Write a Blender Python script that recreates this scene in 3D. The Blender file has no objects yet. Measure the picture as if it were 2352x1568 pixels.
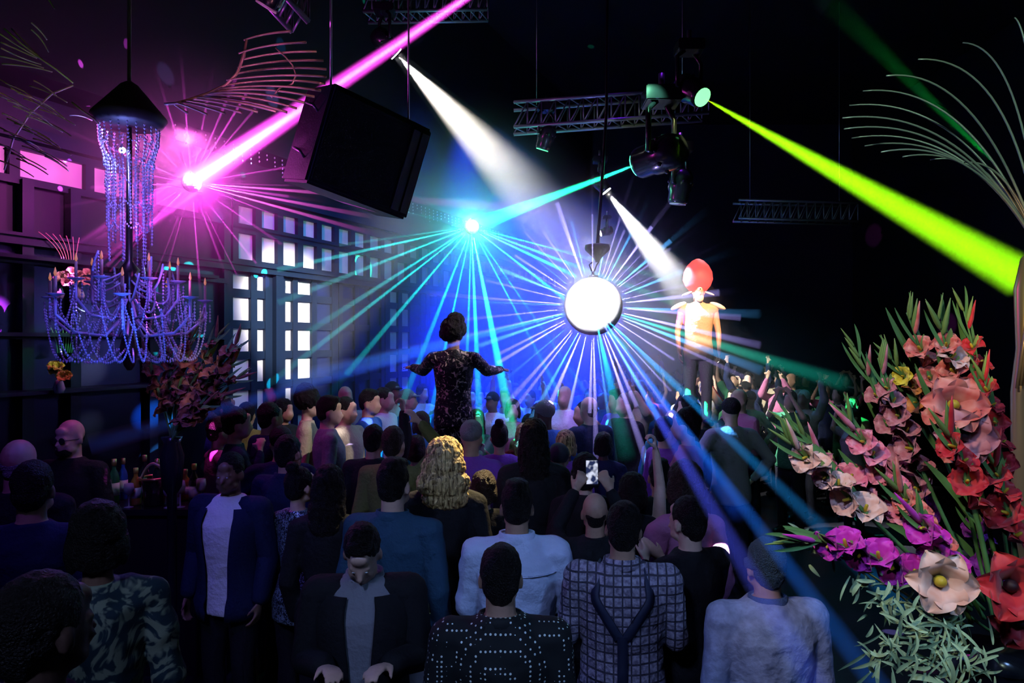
import bpy, bmesh, math, random
from mathutils import Vector, Matrix, noise, Euler
R = math.radians
rnd = random.Random(11)
SC = bpy.context.scene
COL = SC.collection
F = 1600.0          # focal length in pixels of the 2352 x 1568 frame
CAMH = 2.4

def P(px, py, Y):
    """world point seen at a pixel of the photograph, at a distance Y into the room"""
    return Vector(((px - 1176) / F * Y, Y, CAMH + (784 - py) / F * Y))

# ---------------------------------------------------------------- camera, world, exposure
cam = bpy.data.cameras.new('camera')
camo = bpy.data.objects.new('camera', cam); COL.objects.link(camo)
camo.location = (0, 0, CAMH); camo.rotation_euler = (R(90), 0, 0)
cam.lens = F / 2352 * 36; cam.sensor_width = 36; cam.clip_start = 0.05; cam.clip_end = 100
SC.camera = camo
w = bpy.data.worlds.new('night'); SC.world = w; w.use_nodes = True
w.node_tree.nodes['Background'].inputs[0].default_value = (0.02, 0.03, 0.10, 1)
w.node_tree.nodes['Background'].inputs[1].default_value = 0.0
SC.view_settings.view_transform = 'Standard'
SC.view_settings.look = 'None'
SC.view_settings.exposure = 0.0
SC.view_settings.gamma = 1.0
SC.view_settings.use_curve_mapping = False
cy = SC.cycles
cy.max_bounces = 2; cy.diffuse_bounces = 1; cy.glossy_bounces = 2; cy.transmission_bounces = 2
cy.volume_bounces = 0; cy.transparent_max_bounces = 64
cy.use_denoising = True
cy.use_light_tree = True
cy.caustics_reflective = False; cy.caustics_refractive = False
cy.sample_clamp_direct = 0; cy.sample_clamp_indirect = 2
cy.use_adaptive_sampling = True; cy.adaptive_threshold = 0.05; cy.adaptive_min_samples = 16

# ---------------------------------------------------------------- helpers
def tag(o, label=None, cat=None, group=None, kind=None):
    if label: o['label'] = label
    if cat: o['category'] = cat
    if group: o['group'] = group
    if kind: o['kind'] = kind
    return o

def empty(name, loc=(0, 0, 0), rz=0.0, label=None, cat=None, group=None, parent=None, kind=None):
    o = bpy.data.objects.new(name, None); COL.objects.link(o)
    o.location = loc; o.rotation_euler = (0, 0, rz); o.empty_display_size = 0.05
    if parent: o.parent = parent
    return tag(o, label, cat, group, kind)

def link(name, me, parent=None, mats=(), smooth=False):
    o = bpy.data.objects.new(name, me); COL.objects.link(o)
    for m in (mats if isinstance(mats, (list, tuple)) else [mats]):
        me.materials.append(m)
    if smooth:
        me.polygons.foreach_set('use_smooth', [True] * len(me.polygons))
    if parent: o.parent = parent
    return o

def build(name, bm, mats, parent=None, smooth=False):
    bmesh.ops.recalc_face_normals(bm, faces=bm.faces)
    me = bpy.data.meshes.new(name); bm.to_mesh(me); bm.free()
    return link(name, me, parent, mats, smooth)

def BM(): return bmesh.new()

def box(bm, x0, x1, y0, y1, z0, z1, fr=None, mi=0):
    vs = []
    for x, y, z in ((x0, y0, z0), (x1, y0, z0), (x1, y1, z0), (x0, y1, z0), (x0, y0, z1), (x1, y0, z1), (x1, y1, z1), (x0, y1, z1)):
        vs.append(bm.verts.new(fr(x, y, z) if fr else (x, y, z)))
    for f in ((0, 3, 2, 1), (4, 5, 6, 7), (0, 1, 5, 4), (1, 2, 6, 5), (2, 3, 7, 6), (3, 0, 4, 7)):
        g = bm.faces.new([vs[i] for i in f]); g.material_index = mi
    return vs

def frame_of(d, up=Vector((0, 0, 1))):
    d = d.normalized()
    if abs(d.dot(up)) > 0.98: up = Vector((1, 0, 0))
    a = d.cross(up).normalized(); b = a.cross(d).normalized()
    return a, b

def tube(bm, pts, rad, n=8, cap=True, mi=0):
    """a round bar through pts, rad a number or one per point"""
    pts = [Vector(p) for p in pts]
    rs = rad if isinstance(rad, (list, tuple)) else [rad] * len(pts)
    rings = []; a = None
    for i, p in enumerate(pts):
        d = (pts[min(i + 1, len(pts) - 1)] - pts[max(i - 1, 0)])
        if d.length < 1e-7: d = Vector((0, 0, 1))
        d.normalize()
        if a is None: a, b = frame_of(d)
        else:
            a = (a - d * a.dot(d))
            if a.length < 1e-5: a, b = frame_of(d)
            a.normalize(); b = a.cross(d).normalized()
        rings.append([bm.verts.new(p + (a * math.cos(2 * math.pi * k / n) + b * math.sin(2 * math.pi * k / n)) * rs[i]) for k in range(n)])
    for i in range(len(rings) - 1):
        for k in range(n):
            f = bm.faces.new((rings[i][k], rings[i][(k + 1) % n], rings[i + 1][(k + 1) % n], rings[i + 1][k])); f.material_index = mi
    if cap:
        bm.faces.new(rings[0][::-1]).material_index = mi; bm.faces.new(rings[-1]).material_index = mi
    return rings

def lathe(bm, prof, n=20, M=None, mi=0):
    """prof: (r, z) pairs bottom to top, closed at both ends"""
    rings = []
    for r, z in prof:
        r = max(r, 1e-4); ring = []
        for k in range(n):
            v = Vector((r * math.cos(2 * math.pi * k / n), r * math.sin(2 * math.pi * k / n), z))
            ring.append(bm.verts.new(M @ v if M else v))
        rings.append(ring)
    for i in range(len(rings) - 1):
        for k in range(n):
            f = bm.faces.new((rings[i][k], rings[i][(k + 1) % n], rings[i + 1][(k + 1) % n], rings[i + 1][k])); f.material_index = mi
    bm.faces.new(rings[0][::-1]).material_index = mi; bm.faces.new(rings[-1]).material_index = mi

def ball(bm, c, r, u=12, v=8, rot=None, mi=0):
    """ellipsoid"""
    r = (r, r, r) if isinstance(r, (int, float)) else r
    M = Matrix.Translation(Vector(c)) @ (rot.to_4x4() if rot else Matrix()) @ Matrix.Diagonal((r[0], r[1], r[2], 1))
    ret = bmesh.ops.create_uvsphere(bm, u_segments=u, v_segments=v, radius=1, matrix=M)
    if mi:
        for vt in ret['verts']:
            for f in vt.link_faces: f.material_index = mi

def look(d):
    """matrix whose +Z points along d"""
    d = Vector(d).normalized(); a, b = frame_of(d)
    return Matrix((a, b, d)).transposed() if a.cross(b).dot(d) > 0 else Matrix((b, a, d)).transposed()

def bez(p0, p1, p2, n=10):
    p0, p1, p2 = Vector(p0), Vector(p1), Vector(p2)
    return [(1 - t) ** 2 * p0 + 2 * t * (1 - t) * p1 + t * t * p2 for t in [i / n for i in range(n + 1)]]

MATS = {}
def mat(name, col=(.5, .5, .5), rough=.6, metal=0., spec=.4, emit=None, es=0., bump=0., bscale=20., vary=0., sheen=0., pattern=None):
    if name in MATS: return MATS[name]
    m = bpy.data.materials.new(name); m.use_nodes = True; nt = m.node_tree
    b = nt.nodes['Principled BSDF']
    b.inputs['Base Color'].default_value = (*col, 1); b.inputs['Roughness'].default_value = rough
    b.inputs['Metallic'].default_value = metal; b.inputs['Specular IOR Level'].default_value = spec
    if sheen: b.inputs['Sheen Weight'].default_value = sheen
    if emit:
        b.inputs['Emission Color'].default_value = (*emit, 1); b.inputs['Emission Strength'].default_value = es
    N, L = nt.nodes.new, nt.links.new
    if bump or vary or pattern:
        tc = N('ShaderNodeTexCoord')
    if bump:
        t = N('ShaderNodeTexNoise'); t.inputs['Scale'].default_value = bscale; t.inputs['Detail'].default_value = 3
        L(tc.outputs['Object'], t.inputs['Vector'])
        u = N('ShaderNodeBump'); u.inputs['Strength'].default_value = bump; u.inputs['Distance'].default_value = .02
        L(t.outputs['Fac'], u.inputs['Height']); L(u.outputs[0], b.inputs['Normal'])
    if vary:
        t = N('ShaderNodeTexNoise'); t.inputs['Scale'].default_value = bscale * .5; t.inputs['Detail'].default_value = 4
        L(tc.outputs['Object'], t.inputs['Vector'])
        r = N('ShaderNodeValToRGB')
        r.color_ramp.elements[0].position = .3; r.color_ramp.elements[1].position = .7
        r.color_ramp.elements[0].color = (*[c * (1 - vary) for c in col], 1); r.color_ramp.elements[1].color = (*[min(1, c * (1 + vary)) for c in col], 1)
        L(t.outputs['Fac'], r.inputs[0]); L(r.outputs[0], b.inputs['Base Color'])
    if pattern: pattern(nt, tc, b)
    MATS[name] = m
    return m

def haze_mat(name, density, col=(1, 1, 1), aniso=0.0):
    if name in MATS: return MATS[name]
    m = bpy.data.materials.new(name); m.use_nodes = True; nt = m.node_tree
    nt.nodes.remove(nt.nodes['Principled BSDF'])
    s = nt.nodes.new('ShaderNodeVolumeScatter'); s.inputs['Density'].default_value = density
    s.inputs['Color'].default_value = (*col, 1); s.inputs['Anisotropy'].default_value = aniso
    nt.links.new(s.outputs[0], nt.nodes['Material Output'].inputs['Volume'])
    m.cycles.homogeneous_volume = True
    MATS[name] = m
    return m

def spot(loc, target, ang, power, col, radius=.01, blend=.3, parent=None):
    l = bpy.data.lights.new('spot', 'SPOT'); o = bpy.data.objects.new('spot', l); COL.objects.link(o)
    l.energy = power; l.color = col; l.spot_size = R(ang); l.spot_blend = blend; l.shadow_soft_size = radius
    d = Vector(target) - Vector(loc)
    o.location = loc; o.rotation_euler = d.to_track_quat('-Z', 'Y').to_euler()
    return o

def point(loc, power, col, radius=.02):
    l = bpy.data.lights.new('point', 'POINT'); o = bpy.data.objects.new('point', l); COL.objects.link(o)
    l.energy = power; l.color = col; l.shadow_soft_size = radius; o.location = loc
    return o

def area(loc, target, sx, sy, power, col, spread=180):
    l = bpy.data.lights.new('area', 'AREA'); o = bpy.data.objects.new('area', l); COL.objects.link(o)
    l.energy = power; l.color = col; l.shape = 'RECTANGLE'; l.size = sx; l.size_y = sy; l.spread = R(spread)
    d = Vector(target) - Vector(loc)
    o.location = loc; o.rotation_euler = d.to_track_quat('-Z', 'Y').to_euler()
    return o

def shaft(bm, a, b, ra, rb, n=10):
    tube(bm, [a, b], [ra, rb], n)

# ---------------------------------------------------------------- room lights (unseen lamps over the balcony and the floor)
# cool wash from unseen lamps added behind the balcony, falling on the backs of the front rows
spot((-1.6, -1.5, 5.4), (0.1, 3.2, 1.3), 44, 420, (.36, .48, 1.0), .25, .8)
spot((2.2, -1.2, 5.3), (0.9, 3.0, 1.3), 38, 300, (.26, .48, 1.0), .25, .8)
# warm white lamp over the flowers
spot((-.4, .9, 3.9), (1.35, 2.1, 1.95), 40, 130, (1.0, .84, .72), .05, .6)
spot((.9, .2, 3.2), (1.35, 1.75, 1.45), 34, 16, (.75, 1.0, .80), .05, .6)
# white profile spots on the doors and on the faces beside them
spot((1.2, 4.0, 5.3), P(672, 730, 8.5), 16, 7000, (1, .95, .88), .05, .6)
spot((0.6, 4.6, 5.3), P(560, 800, 7.8), 17, 260, (.80, .88, 1.0), .05, .6)
# blue washes over the dance floor

spot((3.2, 10.0, 5.2), (2.2, 8.3, .8), 80, 300, (.02, .45, .65), .1, .8)
spot((-1.0, 7.2, 5.3), (-2.6, 9.6, 2.2), 80, 260, (.01, .08, 1.0), .1, .8)
# violet wash over the bar end and the left edge
spot((-2.0, 1.6, 4.6), P(290, 1080, 4.0), 46, 110, (.22, .08, 1.0), .05, .7)
# white light on the faces turned to the performer
spot((1.4, 5.2, 4.4), P(800, 945, 6.8), 17, 420, (1.0, .93, .88), .04, .6)
# violet wash over the middle of the crowd
spot((1.6, 7.0, 7.0), (.5, 7.2, 1.5), 44, 520, (.30, .03, 1.0), .1, .9)
# amber spot on the heads in front of the performer
spot((1.2, 6.2, 5.3), P(1030, 1060, 4.3), 13, 3800, (1.0, .78, .38), .04, .7)
# ---------------------------------------------------------------- materials of the room
M_wall = mat('wall_paint', (.006, .008, .022), .55, spec=.3, bump=.15, bscale=6)
M_frame = mat('window_frame_paint', (.006, .013, .030), .45, spec=.2, bump=.1, bscale=10)
def pane_pat(nt, tc, b):
    N, L = nt.nodes.new, nt.links.new
    t = N('ShaderNodeTexNoise'); t.inputs['Scale'].default_value = 2.2; t.inputs['Detail'].default_value = 2
    L(tc.outputs['Object'], t.inputs['Vector'])
    r = N('ShaderNodeValToRGB'); r.color_ramp.elements[0].position = .3; r.color_ramp.elements[1].position = .7
    r.color_ramp.elements[0].color = (.42, .41, .44, 1); r.color_ramp.elements[1].color = (.85, .82, .80, 1)
    L(t.outputs['Fac'], r.inputs[0]); L(r.outputs[0], b.inputs['Base Color'])
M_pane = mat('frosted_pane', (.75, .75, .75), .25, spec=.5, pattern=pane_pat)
M_darkpane = mat('dark_panel', (.012, .02, .06), .25, spec=.5)  # unlit panes have their shade put into this colour; far panelling shares it
M_mirror = mat('smoky_mirror', (.02, .026, .06), .3, metal=.8)
M_black = mat('matt_black', (.012, .012, .016), .6)
M_blackgloss = mat('gloss_black', (.015, .016, .022), .2, spec=.6)
M_floor = mat('dark_floor', (.02, .02, .026), .25, spec=.5, bump=.1, bscale=4)
M_steel = mat('steel', (.35, .37, .42), .3, metal=.9)
M_truss = mat('truss_alloy', (.22, .26, .34), .35, metal=.6, bump=.1)

# ---------------------------------------------------------------- the shell
def struct(name, bm, m, parent=None, smooth=False):
    o = build(name, bm, m, parent, smooth)
    if parent is None: o['kind'] = 'structure'
    return o
bm = BM(); box(bm, -9, 9, -2.5, 18.3, -.15, 0); struct('floor', bm, M_floor)
bm = BM(); box(bm, -9, 9, -2.5, 18.3, 8.0, 8.15); struct('ceiling', bm, mat('ceiling_paint', (.002, .002, .003), .8))
bm = BM(); box(bm, -9, 9, 18, 18.3, 0, 8.0); struct('wall_back', bm, mat('back_wall_paint', (.008, .010, .03), .7, bump=.2, bscale=3))
bm = BM(); box(bm, 8.8, 9.1, -2.5, 18, 0, 8.0); struct('wall_right', bm, mat('right_wall_paint', (.006, .007, .012), .7, bump=.2, bscale=3))
bm = BM(); box(bm, -9, 9, -2.8, -2.5, -.15, 8.1); struct('wall_front', bm, M_black)

# left wall frame: s along the wall, d out of it into the room
WU = Vector((.4525, 1, 0)).normalized(); WN = Vector((1, -.4525, 0)).normalized()
W0 = Vector((-.735 * 5.5, 5.5, 0))
def WF(s, d, z): return W0 + WU * s + WN * d + Vector((0, 0, z))
def WS(px):
    Y = 6.54 / (.4525 - (px - 1176) / 1600); return (Y - 5.5) * 1.0976
bm = BM(); box(bm, -8, 13.7, -.25, 0, 0, 8.0, WF); struct('wall_left', bm, M_wall)

# upper rows of square panes: one frame board with its panes
def pane_row(name, s0, s1, pitch, wd, z0, z1, mframe=M_frame, mpane=M_pane, rail=.06, dep=.07, start=None):
    fr = BM(); pn = BM()
    box(fr, s0, s1, 0, dep, z0 - rail, z0, WF); box(fr, s0, s1, 0, dep, z1, z1 + rail, WF)
    s = s0 if start is None else start
    edges = []
    while s + wd <= s1 + 1e-6:
        edges.append(s); s += pitch
    prev = s0
    for e in edges:
        if e > prev + .002: box(fr, prev, e, 0, dep, z0, z1, WF)
        box(pn, e, e + wd, .0, .02, z0, z1, WF)
        prev = e + wd
    if prev < s1: box(fr, prev, s1, 0, dep, z0, z1, WF)
    o = struct(name, fr, mframe); 
    p = build('pane', pn, mpane, o)
    return o
# long panes over the bar, then the square ones
pane_row('window_1', -1.2, 2.28, .62, .54, 3.72, 3.94, start=-1.13)
pane_row('window_2', 2.30, 12.6, .345, .25, 3.70, 3.90, start=2.38)
pane_row('window_3', 2.30, 7.2, .345, .25, 3.31, 3.60, start=2.38)
# moulded rail over the doors and the cornice above the panes
bm = BM(); box(bm, -2, 13.4, 0, .13, 3.17, 3.235, WF); box(bm, -2, 13.4, 0, .16, 3.235, 3.26, WF); struct('trim_1', bm, M_frame)
bm = BM(); box(bm, -2, 13.4, 0, .10, 4.02, 4.10, WF); box(bm, -2, 13.4, 0, .06, 4.10, 4.14, WF); struct('trim_2', bm, M_frame)
# soffit
bm = BM(); box(bm, -3, 13.6, 0, .5, 4.42, 8.0, WF); struct('ceiling_soffit', bm, mat('soffit_paint', (.004, .004, .010), .7))

# doors: leaf frame with a grid of glazed panels
def door(name, s0, s1, cols, lit=M_pane, z1=3.14, dep=.06, handle=None):
    rows = [(z1 - .16, z1)]
    z = z1 - .25
    while z - .26 > .35: rows.append((z - .255, z)); z -= .345
    fr = BM(); pn = BM(); dk = BM()
    zs = [r for r in rows][::-1]
    # stiles between columns over the full height, rails between rows inside each column
    prev = s0
    for c0, c1, kind in cols:
        box(fr, prev, c0, 0, dep, .02, z1 + .025, WF)
        zp = .02
        for r0, r1 in zs:
            box(fr, c0, c1, 0, dep - .01, zp, r0, WF)
            box(pn if kind else dk, c0, c1, 0, .02, r0, r1, WF); zp = r1  # dark columns are unlit panes, made dark by their colour
        box(fr, c0, c1, 0, dep - .01, zp, z1 + .025, WF)
        prev = c1
    box(fr, prev, s1, 0, dep, .02, z1 + .025, WF)
    o = struct(name, fr, M_frame)
    if len(pn.verts): build('pane', pn, lit, o)
    if len(dk.verts): build('unlit_pane', dk, M_darkpane, o)
    if handle is not None:
        h = BM(); tube(h, [WF(handle, dep, 1.05), WF(handle, dep + .05, 1.05), WF(handle, dep + .05, 1.35), WF(handle, dep, 1.35)], .012, 8)
        build('door_handle', h, M_steel, o, True)
    return o
door('door_1', 2.22, 2.90, [(2.31, 2.57, 1), (2.665, 2.79, 1)], handle=2.86)
bm = BM(); box(bm, 2.90, 3.02, 0, .12, 0, 3.17, WF); struct('trim_3', bm, M_frame)
door('door_2', 3.03, 4.10, [(3.115, 3.245, 1), (3.33, 3.59, 1), (3.68, 3.98, 0)], handle=3.07)
door('door_3', 4.12, 5.16, [(4.2, 4.46, 0), (4.55, 4.8, 0), (4.88, 5.08, 0)])
door('door_4', 5.18, 6.3, [(5.30, 5.52, 1), (5.62, 5.84, 1), (5.94, 6.16, 0)])
door('door_5', 6.32, 7.4, [(6.42, 6.66, 0), (6.76, 7.0, 0), (7.08, 7.3, 0)])
bm = BM()
for k in range(5): box(bm, 7.5 + k * 1.2, 8.5 + k * 1.2, 0, .03, .3, 3.0, WF)
struct('wall_left_panelling', bm, M_darkpane)

# mirrored bay behind the bar, with posts and shelf rails
bm = BM()
for s0, s1 in ((-1.6, -.02), (.10, .30), (.46, 1.02), (1.10, 1.5), (1.6, 2.12)): pass
box(bm, -1.8, 2.15, 0, .02, .2, 3.16, WF); struct('wall_left_mirror', bm, M_mirror)
bm = BM()
for px in (45, 155, 335, 505):
    s = WS(px); box(bm, s - .045, s + .045, .02, .10, 0, 3.7, WF)
for z in (3.02, 2.42, 1.96): box(bm, -1.8, 2.2, .02, .11, z, z + .05, WF)
struct('wall_left_posts', bm, M_frame)
for px, (a, b) in zip((45, 155, 335), ((.02, .02),) * 3): pass

# ---------------------------------------------------------------- haze
def fade_haze(name, density, rmax, power=1.0, col=(1, 1, 1)):
    """haze that thins out with the distance from the object's origin"""
    m = bpy.data.materials.new(name); m.use_nodes = True; nt = m.node_tree
    nt.nodes.remove(nt.nodes['Principled BSDF'])
    N, L = nt.nodes.new, nt.links.new
    s = N('ShaderNodeVolumeScatter'); s.inputs['Color'].default_value = (*col, 1); s.inputs['Anisotropy'].default_value = 0
    tc = N('ShaderNodeTexCoord'); ln = N('ShaderNodeVectorMath'); ln.operation = 'LENGTH'
    L(tc.outputs['Object'], ln.inputs[0])
    mr = N('ShaderNodeMapRange'); mr.inputs['From Min'].default_value = 0; mr.inputs['From Max'].default_value = rmax
    mr.inputs['To Min'].default_value = 1; mr.inputs['To Max'].default_value = 0
    L(ln.outputs['Value'], mr.inputs['Value'])
    pw = N('ShaderNodeMath'); pw.operation = 'POWER'; pw.inputs[1].default_value = power; L(mr.outputs[0], pw.inputs[0])
    mu = N('ShaderNodeMath'); mu.operation = 'MULTIPLY'; mu.inputs[1].default_value = density; L(pw.outputs[0], mu.inputs[0])
    L(mu.outputs[0], s.inputs['Density'])
    L(s.outputs[0], nt.nodes['Material Output'].inputs['Volume'])
    return m

def haze_cloud(c, r, density, label, power=1.5, scale=None, col=(1, 1, 1)):
    """soft round cloud of stage haze, thinning towards its edge"""
    bm = BM(); ball(bm, (0, 0, 0), 1.0, 24, 14)
    o = build('haze', bm, fade_haze('haze_cloud', density, 1.0, power, col), smooth=True)
    o.location = c; o.scale = (r, r, r) if scale is None else scale
    return tag(o, label, 'haze', None, 'stuff')

# the haze over the dance floor and unseen blue spots added above it
haze_cloud((-.45, 10.4, 2.5), 1, .20, 'blue stage haze hanging over the dance floor behind the performer', 1.0, (3.6, 3.2, 2.3))
for x, y, z, a_, pw, cl in ((-.1, 11.3, 7.7, 46, 44000, (.004, .012, 1.0)), (1.0, 10.2, 7.7, 38, 10000, (.004, .09, 1.0)), (-.1, 9.3, 7.7, 32, 5000, (.004, .12, 1.0))):
    spot((x, y, z), (x, y - .2, 0), a_, pw, cl, .1, 1)
haze_cloud((2.3, 9.0, 1.9), 1, .03, 'dim teal haze over the crowd below the orange lit dancer', 1.0, (2.2, 2.0, 1.2))

def mirror_ball(bm, R0, nu, nv):
    """sphere of little square tiles"""
    ball(bm, (0, 0, 0), R0 * .985, nu, nv)
    for j in range(1, nv - 1):
        t0 = math.pi * j / nv; t1 = math.pi * (j + 1) / nv
        n = max(6, int(nu * math.sin((t0 + t1) / 2)))
        for i in range(n):
            a0 = 2 * math.pi * (i + .06) / n; a1 = 2 * math.pi * (i + .94) / n
            ta = t0 + .06 * (t1 - t0); tb = t1 - .06 * (t1 - t0)
            jr = R0 * (1 + rnd.uniform(-.004, .004))
            q = [(ta, a0), (tb, a0), (tb, a1), (ta, a1)]
            bm.faces.new([bm.verts.new((jr * math.sin(t) * math.cos(a), jr * math.sin(t) * math.sin(a), jr * math.cos(t))) for t, a in q])

M_tile = mat('mirror_tile', (.9, .9, .92), .35, metal=.25, spec=1.0)
SPOTGAIN = 9.0
def rays(c, dirs, density, rmax, power, label):
    """reflected beams round a ball: (direction, start, length, half angle deg, power, colour), each with its own light"""
    bm = BM()
    for d, s, ln, ha, pw, colr in dirs:
        d = d.normalized(); t = math.tan(R(ha))
        shaft(bm, d * s, d * (s + ln), t * s * .5 + .001, t * (s * .5 + ln), 7)
        spot(c + d * (s * .96), c + d * (s + ln), ha * 2.3, pw * SPOTGAIN, colr, .003, .6)
    o = build('light_rays', bm, fade_haze('ray_haze', density, rmax, power), smooth=True); o.location = c
    return tag(o, label, 'light rays', None, 'stuff')

def beam(a, b, r0, r1, label, density, org=None, rmax=None, power=1.0, n=18):
    """the lit haze of one open beam; it thins with the distance from org"""
    org = Vector(org) if org is not None else Vector(a)
    bm = BM(); tube(bm, [Vector(a) - org, Vector(b) - org], [r0, r1], n)
    m = haze_mat('beam_haze_%d' % int(density * 1000), density) if rmax is None else fade_haze('beam_haze', density, rmax, power)
    o = build('light_shaft', bm, m, smooth=True); o.location = org
    return tag(o, label, 'light beam', None, 'thing')

def ball_unit(c, r, label, nu=26, nv=14):
    t = empty('mirror_ball', c, 0, label, 'mirror ball')
    bm = BM(); mirror_ball(bm, r, nu, nv); build('tiled_sphere', bm, M_tile, t)
    bm = BM(); lathe(bm, [(r * .18, r * .97), (r * .18, r * 1.05), (r * .05, r * 1.08), (r * .05, r * 1.2)], 12); build('cap', bm, M_steel, t, True)
    return t

# ---- magenta ball and beam
S1 = P(440, 420, 5.6)
M1 = P(1085, -14, 5.9)
ball_unit(S1, .075, 'small mirror ball flaring magenta beside the chandelier', 20, 12)
point(S1 + Vector((0, .13, .0)), 40, (1.0, .035, .80), .02)  # unseen point lamps added beside the ball to make its glare
point(S1 + Vector((.02, -.12, .04)), 7, (1.0, .30, .9), .02)
spot(S1 + Vector((.25, -.45, .25)), P(120, 408, 5.75), 62, 170, (1.0, .16, .72), .03, .8)  # unseen magenta spots added to brighten the pane strip
spot(S1 + Vector((.1, -.5, .3)), P(640, 490, 8.0), 34, 420, (1.0, .14, .70), .03, .8)
haze_cloud(S1, 1.2, .6, 'magenta lit haze around the small ball beside the chandelier', 2.0)
dd = S1 - M1
spot(M1 - dd * .5, S1, 3.0, 520000, (1.0, .06, .85), .01, 1)
spot(M1 - dd * .5, S1, 1.2, 800000, (1.0, .42, .95), .01, 1)
beam(M1 - dd * .04, S1, .07, .15, 'magenta light beam from the ceiling to the small mirror ball', .08, S1, 3.6, .8)
ds = []
for k in range(30):
    a = 2 * math.pi * k / 30 + rnd.uniform(-.07, .07)
    d = Vector((math.cos(a), rnd.uniform(-.35, .35), math.sin(a)))
    ds.append((d, .085, rnd.uniform(.5, .9), rnd.uniform(.5, 1.1), rnd.uniform(200, 600), (1, .08, .85)))
for px, py in ((760, 480), (700, 440), (800, 520)):
    ds.append((P(px, py, 6.3) - S1, .085, 1.7, 1.0, 1500, (1, .12, .8)))
rays(S1, ds, .5, 1.6, 1.0, 'magenta rays fanning from the small mirror ball')

# ---- green ball and beam
S2 = P(1083, 521, 8.2)
G1 = P(1462, 378, 6.6)
ball_unit(S2, .088, 'small mirror ball flaring green above the performer', 20, 12)
point(S2 + Vector((0, .16, 0)), 40, (.02, 1.0, .50), .02)  # added point lamps, unseen, give the green flare round the ball
point(S2 + Vector((0, -.15, .02)), 14, (.4, 1.0, .75), .02)
haze_cloud(S2, 1.6, .6, 'green lit haze around the small ball above the performer', 2.0)
dd = S2 - G1
spot(G1 + dd * .01, S2, 5.2, 100000, (.01, 1.0, .36), .01, 1)
beam(G1, S2, .035, .14, 'green light beam from the moving head lamp to the small ball', .12, S2, 4.0, .6)
ds = []
fan = [(770, 590, .9), (780, 640, 1.0), (820, 690, 1.0), (620, 880, .9), (880, 760, 1.1), (950, 860, 1.1), (1000, 900, .8), (1070, 900, .9), (1100, 930, 1.1),
       (1150, 860, 1.6), (1165, 900, .9), (1230, 800, .7), (1290, 820, .7), (1340, 720, 1.0), (1400, 640, 1.0), (1250, 600, 1.3), (1380, 600, .8),
       (860, 470, .7), (940, 440, .5), (1040, 430, .5), (1075, 440, .4), (1095, 440, .4), (1130, 450, .5), (800, 560, .8)]
for px, py, ha in fan:
    q = P(px, py, rnd.uniform(7.2, 8.8)); v = q - S2
    ln = min(v.length * 1.35, 3.6) if py > 560 else v.length
    ds.append((v, .10, ln, ha, (3300 if py > 560 else 500) * rnd.uniform(.5, 1.3), (.02, 1.0, .50) if px > 1000 else (.01, .75, .75)))
rays(S2, ds, .35, 3.4, .8, 'green and cyan rays fanning from the small ball over the crowd')

# ---- large white ball
S3 = P(1362, 703, 6.5)
RB = .272
ball_unit(S3, RB, 'large mirror ball glaring white over the crowd', 44, 26)
spot((.55, 1.2, 5.0), S3, 5.2, 8000, (1, .97, 1), .02, .25)
spot((-.4, 1.6, 2.9), S3, 5.6, 14000, (.95, .95, 1), .02, .25)
spot((1.2, 3.0, .9), S3, 5.5, 9000, (.9, .9, 1), .02, .25)
point(S3 + Vector((0, RB + .12, .0)), 60, (.40, .30, 1.0), .03)  # unseen violet point added behind the ball for its halo
haze_cloud(S3, 1.45, .38, 'violet lit haze around the large mirror ball', 2.0)
ds = []
for k in range(54):
    a = 2 * math.pi * k / 54 + rnd.uniform(-.05, .05)
    d = Vector((math.cos(a), rnd.uniform(-.25, .45), math.sin(a)))
    low = math.sin(a) < .15
    ds.append((d, RB + .02, rnd.uniform(.5, .8) if not low else rnd.uniform(.7, 1.6), rnd.uniform(.8, 2.3), rnd.uniform(250, 700) * (1 if low else .7), (.40, .34, 1.0) if k % 3 else (.08, .42, 1.0)))
rays(S3, ds, .9, 2.1, 1.2, 'violet white rays fanning from the large mirror ball')
def from_ball(px, py, Y, pw, colr, label, r1=.06, r0=.012, density=.2, power=.5):
    """a beam the large ball throws back over the room"""
    q = P(px, py, Y); d = (q - S3).normalized(); q0 = S3 + d * (RB + .01)
    spot(q0 - d * .005, q, 2 * math.degrees(math.atan(r1 / (q - q0).length)), pw, colr, .004, 1)
    return beam(q0 + d * .02, q, r0, r1 * 1.05, label, density, q0, (q - q0).length * 1.3, power, 12)
from_ball(1900, 1620, 1.5, 90000, (.06, .09, 1.0), 'broad blue violet beam crossing the pale jacket', .040, density=.36)
from_ball(2050, 1620, 1.7, 90000, (.01, .18, 1.0), 'blue beam passing the cap of the man in the pale jacket', .036)
from_ball(2080, 1400, 2.2, 60000, (.01, .30, .9), 'blue green beam ending at the gladioli', .042)
from_ball(1700, 1180, 3.6, 20000, (.01, .10, 1.0), 'short blue beam over the heads at centre right', .07)
from_ball(1940, 880, 8.5, 12000, (.01, .65, .45), 'teal beam running from the large ball to the right', .13)
from_ball(1440, 1050, 5.2, 4500, (.01, .75, .60), 'cyan beam dropping under the large ball', .09, power=1.6)
from_ball(205, 1022, 4.4, 22000, (.01, .12, 1.0), 'blue beam running low across the left side to the bar', .07, density=.6)
from_ball(640, 880, 6.6, 12000, (.01, .18, 1.0), 'blue beam crossing behind the performer', .10, density=.4)

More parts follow.
